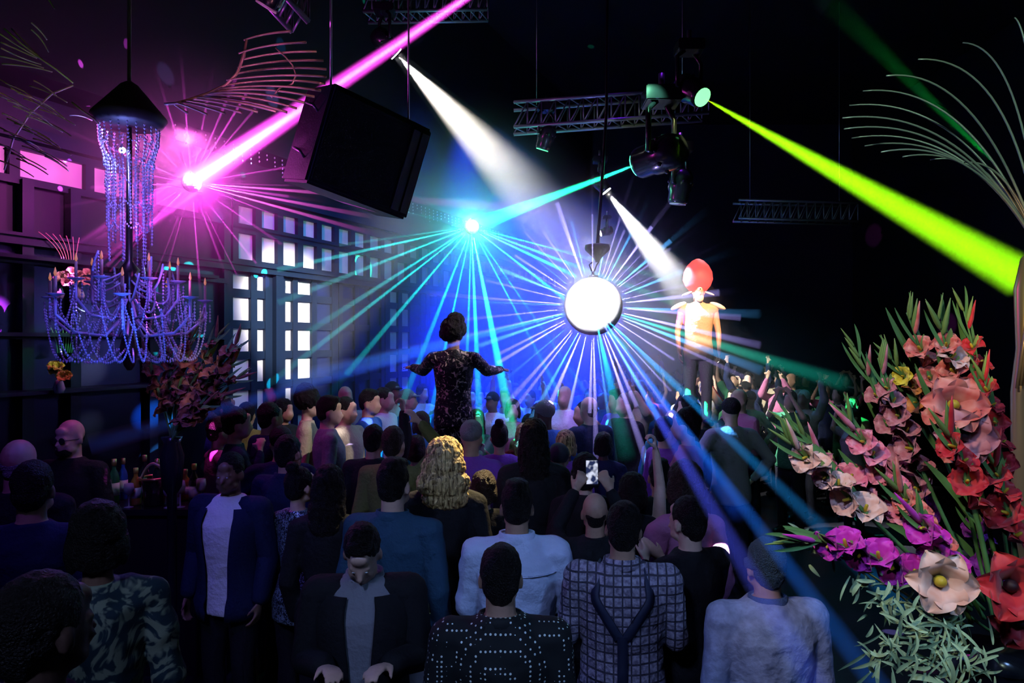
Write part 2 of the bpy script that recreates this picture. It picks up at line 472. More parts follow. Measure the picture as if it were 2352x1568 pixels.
# ---- white beams
def lamp_beam(a, b, r0, r1, pw, colr, label, density=.06, blend=1.0, power=1.0, org=None, rm=1.05):
    """open beam of a lamp whose lens is at a; the light sits behind the lens so that the cone leaves it r0 wide"""
    d = b - a; L0 = d.length * r0 / (r1 - r0)
    ang = 2 * math.degrees(math.atan(r1 / d.length))
    spot(a + d.normalized() * .012, b, ang * 1.05, pw, colr, .01, blend)
    o = org if org is not None else a
    return beam(a, b, r0, r1 * 1.05, label, density, o, d.length * rm, power, 24)
LW1 = P(914, 128, 8.0); LW2 = P(1394, 440, 8.5)
lamp_beam(LW1, P(1265, 500, 9.2), .06, .50, 12000, (1, .97, .85), 'broad white beam falling from the lamp under the magenta beam', .28, power=1.7)
lamp_beam(LW2, P(1610, 720, 8.5), .045, .32, 8000, (.95, .97, 1.0), 'white beam falling onto the orange lit dancer', .36, power=1.0)
for k, wd in enumerate(('uppermost', 'second', 'middle', 'fourth', 'lowest')):
    q = P(1110 + 8 * k, 610 + 26 * k, 7.0)
    lamp_beam(P(1378, 538, 7.3), q, .006, .04, 1000, (.85, .8, .85), wd + ' of the five thin pale beams from the small lamp above the large ball', .28)
# ---- yellow green beam on the right
LG = P(1618, 226, 6.2)
lamp_beam(LG, P(2352, 640, 4.2), .05, .135, 130000, (.34, 1.0, .004), 'thick yellow green beam running down to the wire palm', .10, rm=1.06, power=1.2, org=P(2352, 640, 4.2))
lamp_beam(P(2290, 380, 4.4), P(1880, -20, 6.0), .05, .12, 1800, (.01, 1.0, .12), 'faint green beam rising behind the wire fronds')
# ---------------------------------------------------------------- people
WORK = bpy.data.scenes.new('workbench'); WVL = WORK.view_layers[0]
def fuse(name, bm, voxel, smooth=4, fac=.6, wr=0., wscale=6., seed=0.):
    """melt overlapping rounded pieces into one continuous surface"""
    me = bpy.data.meshes.new('tmp'); bm.to_mesh(me); bm.free()
    o = bpy.data.objects.new('tmp', me); WORK.collection.objects.link(o)
    r = o.modifiers.new('r', 'REMESH'); r.mode = 'VOXEL'; r.voxel_size = voxel; r.use_smooth_shade = True
    if smooth:
        s = o.modifiers.new('s', 'SMOOTH'); s.iterations = smooth; s.factor = fac
    WVL.update(); ev = o.evaluated_get(WVL.depsgraph)
    out = bpy.data.meshes.new_from_object(ev)
    bpy.data.objects.remove(o); bpy.data.meshes.remove(me)
    out.name = name
    if wr:
        N_ = [v.normal.copy() for v in out.vertices]
        for v, vn in zip(out.vertices, N_):
            p = v.co.copy()
            n = noise.noise(Vector((p.x * wscale + seed, p.y * wscale, p.z * wscale * .75 + seed)))
            n2 = noise.noise(Vector((p.x * wscale * 2.3, p.y * wscale * 2.3 + seed, p.z * wscale * 3.1)))
            r_ = 1 - abs(n) * 2
            v.co = p + vn * wr * (r_ * .8 + n2 * .5 - .3)
    out.polygons.foreach_set('use_smooth', [True] * len(out.polygons))
    return out

def cap(bm, a, b, ra, rb, n=10, k=3):
    """tapered limb piece with round ends"""
    a, b = Vector(a), Vector(b); d = (b - a)
    if d.length < 1e-6: d = Vector((0, 0, 1e-5))
    u = d.normalized()
    pts, rs = [], []
    for i in range(k, 0, -1):
        t = math.pi / 2 * i / (k + .3); pts.append(a - u * ra * math.sin(t)); rs.append(ra * math.cos(t))
    pts += [a, b]; rs += [ra, rb]
    for i in range(1, k + 1):
        t = math.pi / 2 * i / (k + .3); pts.append(b + u * rb * math.sin(t)); rs.append(rb * math.cos(t))
    tube(bm, pts, rs, n)

def slab_loft(bm, rings, n=18):
    """rings: (z, rx, ry, yoff) stacked ellipses"""
    vs = []
    for z, rx, ry, yo in rings:
        vs.append([bm.verts.new((rx * math.cos(2 * math.pi * k / n), yo + ry * math.sin(2 * math.pi * k / n), z)) for k in range(n)])
    for i in range(len(vs) - 1):
        for k in range(n):
            bm.faces.new((vs[i][k], vs[i][(k + 1) % n], vs[i + 1][(k + 1) % n], vs[i + 1][k]))
    bm.faces.new(vs[0][::-1]); bm.faces.new(vs[-1])

TORSO_M = [(.84, .145, .10, -.01), (.93, .172, .118, -.015), (1.03, .155, .108, -.005), (1.12, .150, .106, .005), (1.24, .168, .118, .005), (1.34, .178, .120, 0), (1.42, .165, .092, -.01), (1.475, .105, .070, -.015), (1.50, .06, .058, -.015)]
TORSO_F = [(.84, .150, .105, -.01), (.93, .178, .122, -.015), (1.03, .142, .100, -.005), (1.10, .125, .092, .005), (1.22, .142, .112, .015), (1.30, .152, .122, .02), (1.39, .142, .085, -.01), (1.455, .088, .062, -.015), (1.49, .052, .052, -.012)]

def V(*a): return Vector(a)
POSES = {   # for the left (-x) and the right (+x) arm: elbow and wrist, measured from the shoulder
    'down': [(V(-.055, -.02, -.28), V(-.05, .07, -.53)), (V(.055, -.02, -.28), V(.05, .07, -.53))],
    'front': [(V(-.05, .03, -.27), V(.06, .22, -.22)), (V(.05, .03, -.27), V(-.06, .22, -.22))],
    'up1': [(V(-.055, -.02, -.28), V(-.05, .07, -.53)), (V(.10, .10, .24), V(.06, .16, .49))],
    'up2': [(V(-.12, .08, .24), V(-.10, .15, .48)), (V(.12, .08, .24), V(.10, .15, .48))],
    'phone': [(V(-.04, .16, .06), V(.09, .20, .30)), (V(.04, .16, .06), V(-.07, .20, .30))],
    'spread': [(V(-.11, .20, -.12), V(-.24, .40, -.10)), (V(.11, .20, -.12), V(.24, .40, -.12))],
    'clap': [(V(-.06, .10, -.25), V(.13, .26, -.05)), (V(.06, .10, -.25), V(-.13, .26, -.05))],
    'hips': [(V(-.16, -.05, -.22), V(-.05, .06, -.42)), (V(.16, -.05, -.22), V(.05, .06, -.42))],
}
def head_pieces(bm, M, face=True, ears=True, female=False):
    def E(c, r, u=14, v=10, rot=None):
        ret = bmesh.ops.create_uvsphere(bm, u_segments=u, v_segments=v, radius=1, matrix=M @ (Matrix.Translation(Vector(c)) @ (rot.to_4x4() if rot else Matrix()) @ Matrix.Diagonal((*r, 1))))
    s = .96 if female else 1.0
    E((0, -.012, .085), (.074 * s, .094 * s, .092 * s))            # skull
    E((0, .028, .035), (.062 * s, .068 * s, .085 * s))             # face
    E((0, .055, -.028), (.036, .032, .028))                         # chin
    for x in (-1, 1):
        E((x * .036, .030, -.012), (.028, .045, .028))              # jaw
        E((x * .036, .076, .020), (.018, .014, .014))               # cheek
        E((x * .026, .084, .064), (.022, .009, .007))               # brow
        E((x * .026, .083, .047), (.0125, .010, .009))              # eyelid
        if ears: E((x * .077 * s, -.008, .040), (.009, .020, .032), 8, 8)
    cap(bm, M @ Vector((0, .089, .052)), M @ Vector((0, .112, .020)), .009, .013, 8, 2)   # nose
    E((0, .092, -.004), (.022, .010, .007)); E((0, .089, -.014), (.018, .010, .007))       # lips
    E((0, .080, .105), (.040, .018, .03))                           # forehead

def hand_pieces(bm, w, d, up, side, grip=0., spread=.0, r=.0092, scale=1.0):
    """palm and five fingers from the wrist w along d; up is the back of the hand; side=+1 puts the thumb along across"""
    d = d.normalized(); up = (up - d * up.dot(d)).normalized(); ac = d.cross(up).normalized() * side
    k = scale
    for j in (-1, 0, 1):
        cap(bm, w + d * .012 * k + ac * .010 * j * k, w + d * .082 * k + ac * .022 * j * k, .014 * k, .0135 * k, 8, 2)
    for i, (o, ln) in enumerate(((.031, .070), (.0105, .078), (-.0105, .073), (-.030, .057))):
        b = w + d * .086 * k + ac * o * k
        dd = (d + ac * (1.5 - i) * spread * .35).normalized()
        a1 = grip * .9; a2 = grip * 2.0; a3 = grip * 2.9
        p = b
        for a_, l_ in ((a1, .42), (a2, .32), (a3, .26)):
            q = p + (dd * math.cos(a_) - up * math.sin(a_)) * ln * l_ * k
            cap(bm, p, q, r * k, r * .92 * k, 7, 2); p = q
    b = w + d * .022 * k + ac * .022 * k; td = (d * .75 + ac * (.75 - grip * .4) - up * (.15 + grip * .6)).normalized()
    q = b + td * .045 * k; cap(bm, b, q, .013 * k, .011 * k, 7, 2)
    td2 = (td + d * .35 - up * grip * .5).normalized(); cap(bm, q, q + td2 * .032 * k, .011 * k, .009 * k, 7, 2)

def head_matrix(turn=0., nod=0., tilt=0., neck=(0, -.012, 1.545), lean=0.):
    return Matrix.Translation(Vector(neck)) @ Matrix.Rotation(R(turn), 4, 'Z') @ Matrix.Rotation(R(-nod), 4, 'X') @ Matrix.Rotation(R(tilt), 4, 'Y') @ Matrix.Translation((0, .018, .035))

def person_meshes(pose='down', female=False, hair='short', top='shirt', sleeve='long', turn=0, nod=0, tilt=0, arms=None, grip=.35, spread=.2, vox=.011, hero=False, bulk=1.0, wr=.006, seed=0., bottom='trousers', jacket_open=False, fit=.014):
    arms = arms or POSES[pose]
    sw = (.170 if female else .192) * (.9 + .1 * bulk); sz = 1.40 if female else 1.42
    TR = TORSO_F if female else TORSO_M
    tor = [(z, rx * bulk, ry * bulk, yo) for z, rx, ry, yo in TR]
    hm = head_matrix(turn, nod, tilt)
    out = {}
    def arm_points(i):
        s = Vector(((-1, 1)[i] * sw, -.012, sz)); return s, s + arms[i][0], s + arms[i][1]
    # ---- body: one continuous figure
    bm = BM(); slab_loft(bm, tor)
    nb = hm @ Vector((0, -.022, .01))
    cap(bm, (0, -.018, 1.42), nb, .060 if not female else .050, .056 if not female else .046, 12)
    head_pieces(bm, hm, female=female)
    for i in (0, 1):
        s, e, w_ = arm_points(i); x = (-1, 1)[i]
        cap(bm, (x * .09, -.012, 1.43), s, .055, .052 * bulk)
        cap(bm, s, e, .050 * bulk, .038); cap(bm, e, w_, .038, .026)
        d = (w_ - e).normalized(); up = Vector((x, -.1, .1)) if abs(d.z) > .6 else Vector((0, -.2, 1))
        if pose in ('phone', 'up1', 'up2', 'clap') : up = Vector((0, -1, 0.1))
        hand_pieces(bm, w_, d, up, (x if up.y < -.5 else -x) if abs(d.z) > .6 else x, grip, spread)
        hx = x * .092
        cap(bm, (hx, -.01, .88), (x * .10, .01, .49), .088 * bulk, .056); cap(bm, (x * .10, .01, .49), (x * .105, -.03, .09), .056, .038)
        cap(bm, (x * .105, -.03, .045), (x * .12, .14, .03), .038, .030); 
    out['body'] = fuse('body', bm, vox if hero else vox * 1.25, 2 if hero else 3, .5)
    # ---- upper garment
    g = fit
    low = .80 if top in ('jacket', 'shirt') else .88
    bm = BM()
    rings = [(low, tor[1][1] + g, tor[1][2] + g, -.012)] + [(z, rx + g, ry + g, yo) for z, rx, ry, yo in tor[1:-2]]
    nz = tor[-2]; rings += [(nz[0], nz[1] + g * .8, nz[2] + g * .8, nz[3])]
    if top != 'dress' or True: rings += [(tor[-1][0] + .004, tor[-1][1] + g * 1.1, tor[-1][2] + g * 1.1, tor[-1][3])]
    slab_loft(bm, rings, 22)
    for i in (0, 1):
        s, e, w_ = arm_points(i); x = (-1, 1)[i]
        cap(bm, (x * .09, -.012, 1.425), s, .055 + g, .053 * bulk + g)
        if sleeve == 'long':
            cap(bm, s, e, .052 * bulk + g, .043 + g); cap(bm, e, e.lerp(w_, .93), .043 + g, .030 + g * .7)
        elif sleeve == 'short': cap(bm, s, s.lerp(e, .62), .052 * bulk + g, .048 + g * 1.4)
        else: cap(bm, s, s.lerp(e, .05), .048 * bulk + g * .5, .046 + g * .5)
    if top == 'dress':
        slab_loft(bm, [(.45, .27, .22, -.02), (.7, .22, .17, -.02), (.95, .19, .135, -.015)], 22)
    out['top'] = fuse('top', bm, vox if hero else vox * 1.3, 3, .5, wr, 7., seed)
    # ---- lower garment
    bm = BM(); slab_loft(bm, [(.82, .16 * bulk, .115 * bulk, -.012), (.92, tor[1][1] + .010, tor[1][2] + .010, -.015), (1.0, tor[2][1] + .008, tor[2][2] + .008, -.01)], 18)
    for x in (-1, 1):
        cap(bm, (x * .092, -.01, .87), (x * .10, .01, .49), .098 * bulk, .072); cap(bm, (x * .10, .01, .49), (x * .105, -.03, .10), .072, .058)
    out['bottom'] = fuse('bottom', bm, vox * 1.5, 2, .5, wr * .8, 6., seed + 3)
    bm = BM()
    for x in (-1, 1):
        cap(bm, (x * .105, -.055, .048), (x * .122, .155, .040), .047, .040)
    out['shoes'] = fuse('shoes', bm, vox * 1.5, 1, .5)
    # ---- hair
    bm = BM()
    def E(c, r, u=14, v=10):
        bmesh.ops.create_uvsphere(bm, u_segments=u, v_segments=v, radius=1, matrix=hm @ Matrix.Translation(Vector(c)) @ Matrix.Diagonal((*r, 1)))
    hr = .004
    if hair == 'short':
        E((0, -.020, .096), (.080, .097, .094)); E((0, -.045, .045), (.070, .064, .070)); E((0, -.05, .010), (.052, .046, .045))
    elif hair == 'quiff':
        E((0, -.020, .098), (.079, .096, .094)); E((0, -.045, .045), (.069, .062, .066)); E((0, .045, .158), (.055, .045, .032)); E((0, -.01, .170), (.06, .07, .03))
    elif hair == 'long':
        E((0, -.020, .095), (.086, .104, .098)); E((0, -.062, .030), (.088, .055, .085)); E((0, -.078, -.06), (.095, .045, .09)); E((0, -.085, -.14), (.09, .036, .08))
        for x in (-1, 1): E((x * .075, -.02, .02), (.022, .045, .09)); E((x * .082, -.04, -.07), (.022, .04, .085))
        hr = .009
    elif hair == 'wild':
        E((0, -.025, .095), (.105, .112, .100)); E((0, -.075, .03), (.125, .07, .09)); E((0, -.09, -.05), (.15, .065, .09)); E((.01, -.085, -.13), (.13, .05, .07))
        hr = .011
    elif hair == 'bob':
        E((0, -.020, .095), (.088, .104, .098)); E((0, -.055, .025), (.090, .060, .080))
        for x in (-1, 1): E((x * .076, -.012, .02), (.022, .05, .07))
        hr = .006
    elif hair == 'bun':
        E((0, -.020, .096), (.080, .098, .094)); E((0, -.05, .04), (.068, .058, .065)); E((0, -.07, .19), (.042, .042, .038))
    elif hair == 'afro':
        E((0, -.02, .115), (.122, .125, .112)); E((.02, -.03, .18), (.085, .09, .085)); E((-.03, -.03, .07), (.10, .095, .08)); hr = .012
    elif hair == 'pony':
        E((0, -.020, .096), (.080, .098, .094)); E((0, -.05, .04), (.068, .058, .065)); E((0, -.115, .06), (.03, .035, .05)); E((0, -.13, -.03), (.026, .028, .09))
    elif hair == 'cap':
        E((0, -.02, .10), (.084, .102, .088)); E((0, .10, .105), (.062, .055, .010)); hr = 0
    elif hair == 'bald':
        E((0, -.055, .055), (.062, .045, .045)); E((0, -.05, .02), (.05, .045, .04)); hr = .001
    # keep the face free
    me = fuse('hair', bm, .006 if hero else .012, 2, .5, hr, 28., seed)
    out['hair'] = me
    out['hm'] = hm
    out['param'] = dict(tor=tor, g=g, sw=sw, sz=sz)
    return out

def skin(name, c, rough=.45): return mat(name, c, rough, spec=.35, bump=.05, bscale=60, vary=.08)
SK = [skin('skin_light', (.62, .40, .30)), skin('skin_tan', (.45, .27, .18)), skin('skin_brown', (.22, .12, .08)), skin('skin_dark', (.10, .055, .04))]
def strand_pat(nt, tc, b):
    N, L = nt.nodes.new, nt.links.new
    mp = N('ShaderNodeMapping'); mp.inputs['Scale'].default_value = (1, 1, .12); L(tc.outputs['Object'], mp.inputs[0])
    n = N('ShaderNodeTexNoise'); n.inputs['Scale'].default_value = 75; n.inputs['Detail'].default_value = 3; n.inputs['Distortion'].default_value = .8; L(mp.outputs[0], n.inputs['Vector'])
    r = N('ShaderNodeValToRGB'); r.color_ramp.elements[0].position = .36; r.color_ramp.elements[1].position = .62
    r.color_ramp.elements[0].color = (.10, .05, .015, 1); r.color_ramp.elements[1].color = (.78, .55, .22, 1); L(n.outputs['Fac'], r.inputs[0]); L(r.outputs[0], b.inputs['Base Color'])
    u = N('ShaderNodeBump'); u.inputs['Strength'].default_value = 1; u.inputs['Distance'].default_value = .015; L(n.outputs['Fac'], u.inputs['Height']); L(u.outputs[0], b.inputs['Normal'])
HAIRM = {'dark': mat('dark_hair', (.008, .006, .006), .5, spec=.22, bump=.9, bscale=160), 'brown': mat('brown_hair', (.03, .016, .010), .5, spec=.3, bump=.9, bscale=150),
         'blond': mat('blond_hair', (.55, .36, .13), .4, spec=.4, pattern=strand_pat), 'grey': mat('grey_hair', (.25, .25, .25), .5, bump=.9, bscale=150),
         'pinkcap': mat('pink_cap_cloth', (.35, .06, .28), .7, bump=.2), 'blackcap': mat('black_cap_cloth', (.02, .02, .03), .7, bump=.2)}
M_shoe = mat('black_leather', (.012, .012, .012), .35)
M_trou = mat('dark_trouser_cloth', (.010, .010, .016), .8, spec=.2, bump=.3, bscale=40)
M_eye = mat('eye_white', (.75, .75, .75), .3)

def add_eyes(root, hm, vis=True):
    bm = BM()
    for x in (-1, 1): ball(bm, hm @ Vector((x * .026, .0905, .0475)), (.0075, .0045, .004), 8, 6)
    return build('eyes', bm, M_eye, root, True)

def assemble(ms, loc, rz, label, skinm, hairm, topm, botm=None, scale=1.0, group=None, z=0., topname='shirt', eyes=False, hairname=None):
    t = empty('person', (loc[0], loc[1], z), rz, label, 'person', group); t.scale = (scale,) * 3
    for key, nm, m in (('body', 'body', skinm), ('top', topname, topm), ('bottom', 'trousers', botm or M_trou), ('shoes', 'shoes', M_shoe), ('hair', hairname or ('cap' if 'cap' in hairm.name else 'hair'), hairm)):
        me = ms[key]
        o = bpy.data.objects.new(nm, me); COL.objects.link(o); o.parent = t
        if not me.materials: me.materials.append(m)
        o.material_slots[0].link = 'OBJECT'; o.material_slots[0].material = m
    if eyes: add_eyes(t, ms['hm'])
    return t

def recolour(o, m): o.material_slots[0].link = 'OBJECT'; o.material_slots[0].material = m

def copy_person(src, loc, rz, scale, label, group, skinm, hairm, topm, z=0.):
    t = src.copy(); COL.objects.link(t); t.location = (loc[0], loc[1], z); t.rotation_euler = (0, 0, rz); t.scale = (scale,) * 3
    t['label'] = label
    if group: t['group'] = group
    elif 'group' in t: del t['group']
    for ch in src.children:
        c = ch.copy(); COL.objects.link(c); c.parent = t
        b = c.name.split('.')[0]
        if b == 'body': recolour(c, skinm)
        elif b in ('shirt', 'dress', 'jacket', 'top'): recolour(c, topm)
        elif b in ('hair', 'cap'): recolour(c, hairm)
    return t

def head_at(px, py, headz):
    """floor point of a person whose head centre (headz above the floor) shows at px, py"""
    Y = (CAMH - headz) * F / (py - 784)
    return Vector(((px - 1176) / F * Y, Y, 0))
def cloth(name, c, rough=.8, **k): return mat(name, c, rough, spec=.15, bump=.35, bscale=45, **k)
def pat_dots(nt, tc, b):
    N, L = nt.nodes.new, nt.links.new
    vm = N('ShaderNodeVectorMath'); vm.operation = 'SCALE'; vm.inputs['Scale'].default_value = 56; L(tc.outputs['Object'], vm.inputs[0])
    v = N('ShaderNodeTexVoronoi'); v.inputs['Scale'].default_value = 1; v.inputs['Randomness'].default_value = .12; L(vm.outputs[0], v.inputs['Vector'])
    lt = N('ShaderNodeMath'); lt.operation = 'LESS_THAN'; lt.inputs[1].default_value = .24; L(v.outputs['Distance'], lt.inputs[0])
    mx = N('ShaderNodeMix'); mx.data_type = 'RGBA'; mx.inputs[6].default_value = (.006, .008, .009, 1); mx.inputs[7].default_value = (.75, .85, .75, 1)
    L(lt.outputs[0], mx.inputs[0]); L(mx.outputs[2], b.inputs['Base Color'])
def pat_plaid(nt, tc, b):
    N, L = nt.nodes.new, nt.links.new
    sp = N('ShaderNodeSeparateXYZ'); L(tc.outputs['Object'], sp.inputs[0])
    fac = None
    for i, sc_ in ((0, 26), (2, 24)):
        m1 = N('ShaderNodeMath'); m1.operation = 'MULTIPLY'; m1.inputs[1].default_value = sc_; L(sp.outputs[i], m1.inputs[0])
        m2 = N('ShaderNodeMath'); m2.operation = 'PINGPONG'; m2.inputs[1].default_value = .5; L(m1.outputs[0], m2.inputs[0])
        m3 = N('ShaderNodeMath'); m3.operation = 'LESS_THAN'; m3.inputs[1].default_value = .10; L(m2.outputs[0], m3.inputs[0])
        if fac is None: fac = m3
        else:
            mm = N('ShaderNodeMath'); mm.operation = 'MAXIMUM'; L(fac.outputs[0], mm.inputs[0]); L(m3.outputs[0], mm.inputs[1]); fac = mm
    t = N('ShaderNodeTexNoise'); t.inputs['Scale'].default_value = 60; L(tc.outputs['Object'], t.inputs['Vector'])
    r = N('ShaderNodeValToRGB'); r.color_ramp.elements[0].position = .35; r.color_ramp.elements[1].position = .65
    r.color_ramp.elements[0].color = (.16, .14, .20, 1); r.color_ramp.elements[1].color = (.42, .38, .48, 1); L(t.outputs['Fac'], r.inputs[0])
    mx = N('ShaderNodeMix'); mx.data_type = 'RGBA'; mx.inputs[7].default_value = (.05, .045, .07, 1); L(r.outputs[0], mx.inputs[6])
    L(fac.outputs[0], mx.inputs[0]); L(mx.outputs[2], b.inputs['Base Color'])
def pat_sequin(nt, tc, b):
    N, L = nt.nodes.new, nt.links.new
    v = N('ShaderNodeTexNoise'); v.inputs['Scale'].default_value = 22; v.inputs['Detail'].default_value = 4; v.inputs['Distortion'].default_value = 1.5; L(tc.outputs['Object'], v.inputs['Vector'])
    r = N('ShaderNodeValToRGB'); r.color_ramp.elements[0].position = .56; r.color_ramp.elements[1].position = .64
    r.color_ramp.elements[0].color = (.008, .008, .012, 1); r.color_ramp.elements[1].color = (.60, .50, .36, 1); L(v.outputs['Fac'], r.inputs[0]); L(r.outputs[0], b.inputs['Base Color'])
def pat_floral(c0, c1, sc=14):
    def f(nt, tc, b):
        N, L = nt.nodes.new, nt.links.new
        v = N('ShaderNodeTexNoise'); v.inputs['Scale'].default_value = sc; v.inputs['Detail'].default_value = 2; v.inputs['Distortion'].default_value = 2.5; L(tc.outputs['Object'], v.inputs['Vector'])
        r = N('ShaderNodeValToRGB'); r.color_ramp.elements[0].position = .48; r.color_ramp.elements[1].position = .56
        r.color_ramp.elements[0].color = (*c0, 1); r.color_ramp.elements[1].color = (*c1, 1); L(v.outputs['Fac'], r.inputs[0]); L(r.outputs[0], b.inputs['Base Color'])
    return f
C_ = {
 'black': cloth('black_cloth', (.012, .012, .015)), 'white': cloth('white_cloth', (.75, .75, .78)), 'grey': cloth('grey_cloth', (.22, .22, .25)),
 'blue': cloth('blue_cloth', (.04, .12, .42)), 'navy': cloth('navy_cloth', (.010, .016, .055)), 'red': cloth('red_cloth', (.20, .02, .025)),
 'pink': cloth('pink_cloth', (.40, .13, .26)), 'olive': cloth('olive_cloth', (.13, .14, .04)), 'green': cloth('green_cloth', (.02, .10, .05)),
 'purple': cloth('purple_cloth', (.20, .06, .38)), 'cream': cloth('cream_cloth', (.45, .38, .27)), 'teal': cloth('teal_cloth', (.03, .20, .24)),
 'shirtblue': cloth('pale_blue_cotton', (.55, .64, .85)), 'chambray': cloth('pale_blue_jacket_cloth', (.26, .33, .55), vary=.25),
 'suit': cloth('teal_suit_cloth', (.03, .08, .14)), 'dots': mat('dotted_cloth', (.01, .01, .01), .8, pattern=pat_dots), 'plaid': mat('plaid_cloth', (.3, .3, .3), .8, pattern=pat_plaid, bump=.5, bscale=70),
 'sequin': mat('sequin_cloth', (.02, .02, .02), .5, spec=.15, pattern=pat_sequin, bump=.6, bscale=50),
 'floral': mat('floral_cloth', (.1, .1, .1), .7, pattern=pat_floral((.008, .03, .045), (.22, .26, .18), 9)), 'silver': mat('silver_sequins', (.4, .45, .45), .35, metal=.5, pattern=pat_floral((.01, .02, .03), (.35, .5, .55), 40)),
}
TAKEN = []
def hero(px, py, Y, label, skinm, hairc, topm, rz=0, topname='shirt', z=0., fixed=None, free=False, eyes=None, **kw):
    if not fixed:
        best = None
        for q in range(0, 15):                      # step a little nearer or farther until there is elbow room
            for sg in (1, -1):
                Yq = Y + sg * q * .06; pq = P(px, py, Yq)
                gap = min([math.hypot(pq.x - a, Yq - b) for a, b in TAKEN] or [9])
                s_ = (pq.z - z) / 1.64
                cost = q * .06 + max(0, .47 - gap) * 9 + max(0, s_ - 1.15, .85 - s_) * 8
                if best is None or cost < best[0] - 1e-6: best = (cost, Yq)
        Y = best[1]
    p = P(px, py, Y); hz = p.z - z
    sc = fixed or max(.84, min(1.15, hz / 1.64))
    kw.setdefault('seed', px * .01)
    ms = person_meshes(hero=Y < 5 or free, vox=.010 if Y < 5 else .013, **kw)
    hm = ms['hm']; hc = hm @ Vector((0, 0, .06))
    off = Matrix.Rotation(R(rz), 3, 'Z') @ Vector((hc.x * sc, hc.y * sc, 0))
    loc = (p.x - off.x, p.y - off.y)
    if fixed: z = p.z - hc.z * sc
    t = assemble(ms, loc, R(rz), label, SK[skinm], HAIRM[hairc], C_[topm], scale=sc, z=z, topname=topname, eyes=(abs(rz) > 60 and Y < 7) if eyes is None else eyes)
    TAKEN.append((loc[0], loc[1])); t['_'] = 0; del t['_']
    return t, ms

def collar(root, ms, m, h=.035, name='collar', open_=False):
    """turned down collar: a flaring band round the neck"""
    bm = BM(); n = 28; hm = ms['hm']; g = ms['param']['g']
    prof = [(.066 + g, 1.462), (.071 + g, 1.478), (.064 + g, 1.478 + h), (.056 + g, 1.478 + h), (.052 + g, 1.468)]
    rings = []
    for k in range(n):
        a = 2 * math.pi * k / n
        rings.append([bm.verts.new((r * math.cos(a) * 1.05, -.018 + r * math.sin(a), z - .006 * math.sin(a))) for r, z in prof])
    for k in range(n):
        A, B = rings[k], rings[(k + 1) % n]
        for i in range(len(prof)):
            j = (i + 1) % len(prof); bm.faces.new((A[i], A[j], B[j], B[i]))
    return build(name, bm, m, root, True)

def torso_point(ms, a, z, lift=0.):
    """point on the outside of the upper garment at angle a (0 = +x, 90 = front) and height z"""
    t = ms['param']['tor']; g = ms['param']['g'] + lift
    for i in range(len(t) - 1):
        if t[i][0] <= z <= t[i + 1][0]:
            f = (z - t[i][0]) / (t[i + 1][0] - t[i][0])
            rx, ry, yo = [t[i][q] * (1 - f) + t[i + 1][q] * f for q in (1, 2, 3)]
            return Vector(((rx + g) * math.cos(R(a)), yo + (ry + g) * math.sin(R(a)), z))
    return Vector((0, 0, z))

def strap(root, pts, nrm_c, wd, m, name, th=.006):
    bm = BM(); prev = None
    for i, p in enumerate(pts):
        d = (pts[min(i + 1, len(pts) - 1)] - pts[max(0, i - 1)]).normalized()
        n = Vector((p.x - nrm_c.x, p.y - nrm_c.y, .25 * (p.z - nrm_c.z))).normalized()
        s = d.cross(n).normalized()
        q = [bm.verts.new(p + s * wd / 2 - n * th), bm.verts.new(p + s * wd / 2 + n * th), bm.verts.new(p - s * wd / 2 + n * th), bm.verts.new(p - s * wd / 2 - n * th)]
        if prev:
            for k in range(4): bm.faces.new((prev[k], prev[(k + 1) % 4], q[(k + 1) % 4], q[k]))
        prev = q
    bm.faces.new(prev)
    return build(name, bm, m, root, True)

# ---- the front rows seen from behind
t, ms = hero(1150, 1322, 2.5, 'person with short dark hair in a black shirt with white dots, back to us', 1, 'dark', 'dots', bulk=1.12, hair='short', wr=.007)
collar(t, ms, C_['dots'])
t, ms = hero(1187, 1162, 3.35, 'person with short dark hair in a plain pale blue dress shirt, back to us', 1, 'dark', 'shirtblue', bulk=1.1, hair='quiff', pose='front', wr=.013, fit=.019)
collar(t, ms, C_['shirtblue'], .045)
bm = BM(); tube(bm, [torso_point(ms, a, 1.355 - .012 * math.cos(R(a + 90)), .004) for a in range(-160, -19, 10)], .0045, 6); tag(build('yoke_seam', bm, C_['shirtblue'], t, True), 'raised seam across the shoulders')
t, ms = hero(1432, 1212, 3.05, 'person with cropped hair in a grey plaid shirt with dark crossed braces, back to us', 1, 'dark', 'plaid', rz=-8, bulk=1.1, hair='short', pose='front', wr=.012, tilt=4)
collar(t, ms, C_['plaid'], .038)
M_brace = mat('brace_webbing', (.02, .025, .06), .6, bump=.3)
ctr = Vector((0, 0, 1.2))
def over(x, sgn):
    pts = []
    for i in range(13):
        f = i / 12; z = 1.20 + f * .19
        xx = .015 * sgn + (x - .015 * sgn) * min(1, f * 1.15)
        a = -90 + math.degrees(math.asin(max(-1, min(1, xx / .19))))
        pts.append(torso_point(ms, a, z, .012))
    pts.append(Vector((x, -.055, 1.462))); pts.append(Vector((x, -.005, 1.482))); pts.append(Vector((x, .05, 1.455)))
    for z in (1.38, 1.28, 1.18, 1.05): pts.append(torso_point(ms, 90 - math.degrees(math.asin(x / .19)), z, .012))
    return pts
for sgn in (-1, 1): strap(t, over(.105 * sgn, sgn), ctr, .042, M_brace, 'brace')
strap(t, [torso_point(ms, -90, z, .012) for z in (1.21, 1.14, 1.06, .96)], ctr, .045, M_brace, 'back_strap')
t, ms = hero(1757, 1297, 2.82, 'person in a pale blue grey jacket and knitted cap, back to us beside the flowers', 1, 'blackcap', 'chambray', rz=6, bulk=1.22, hair='short', wr=.010, topname='jacket')
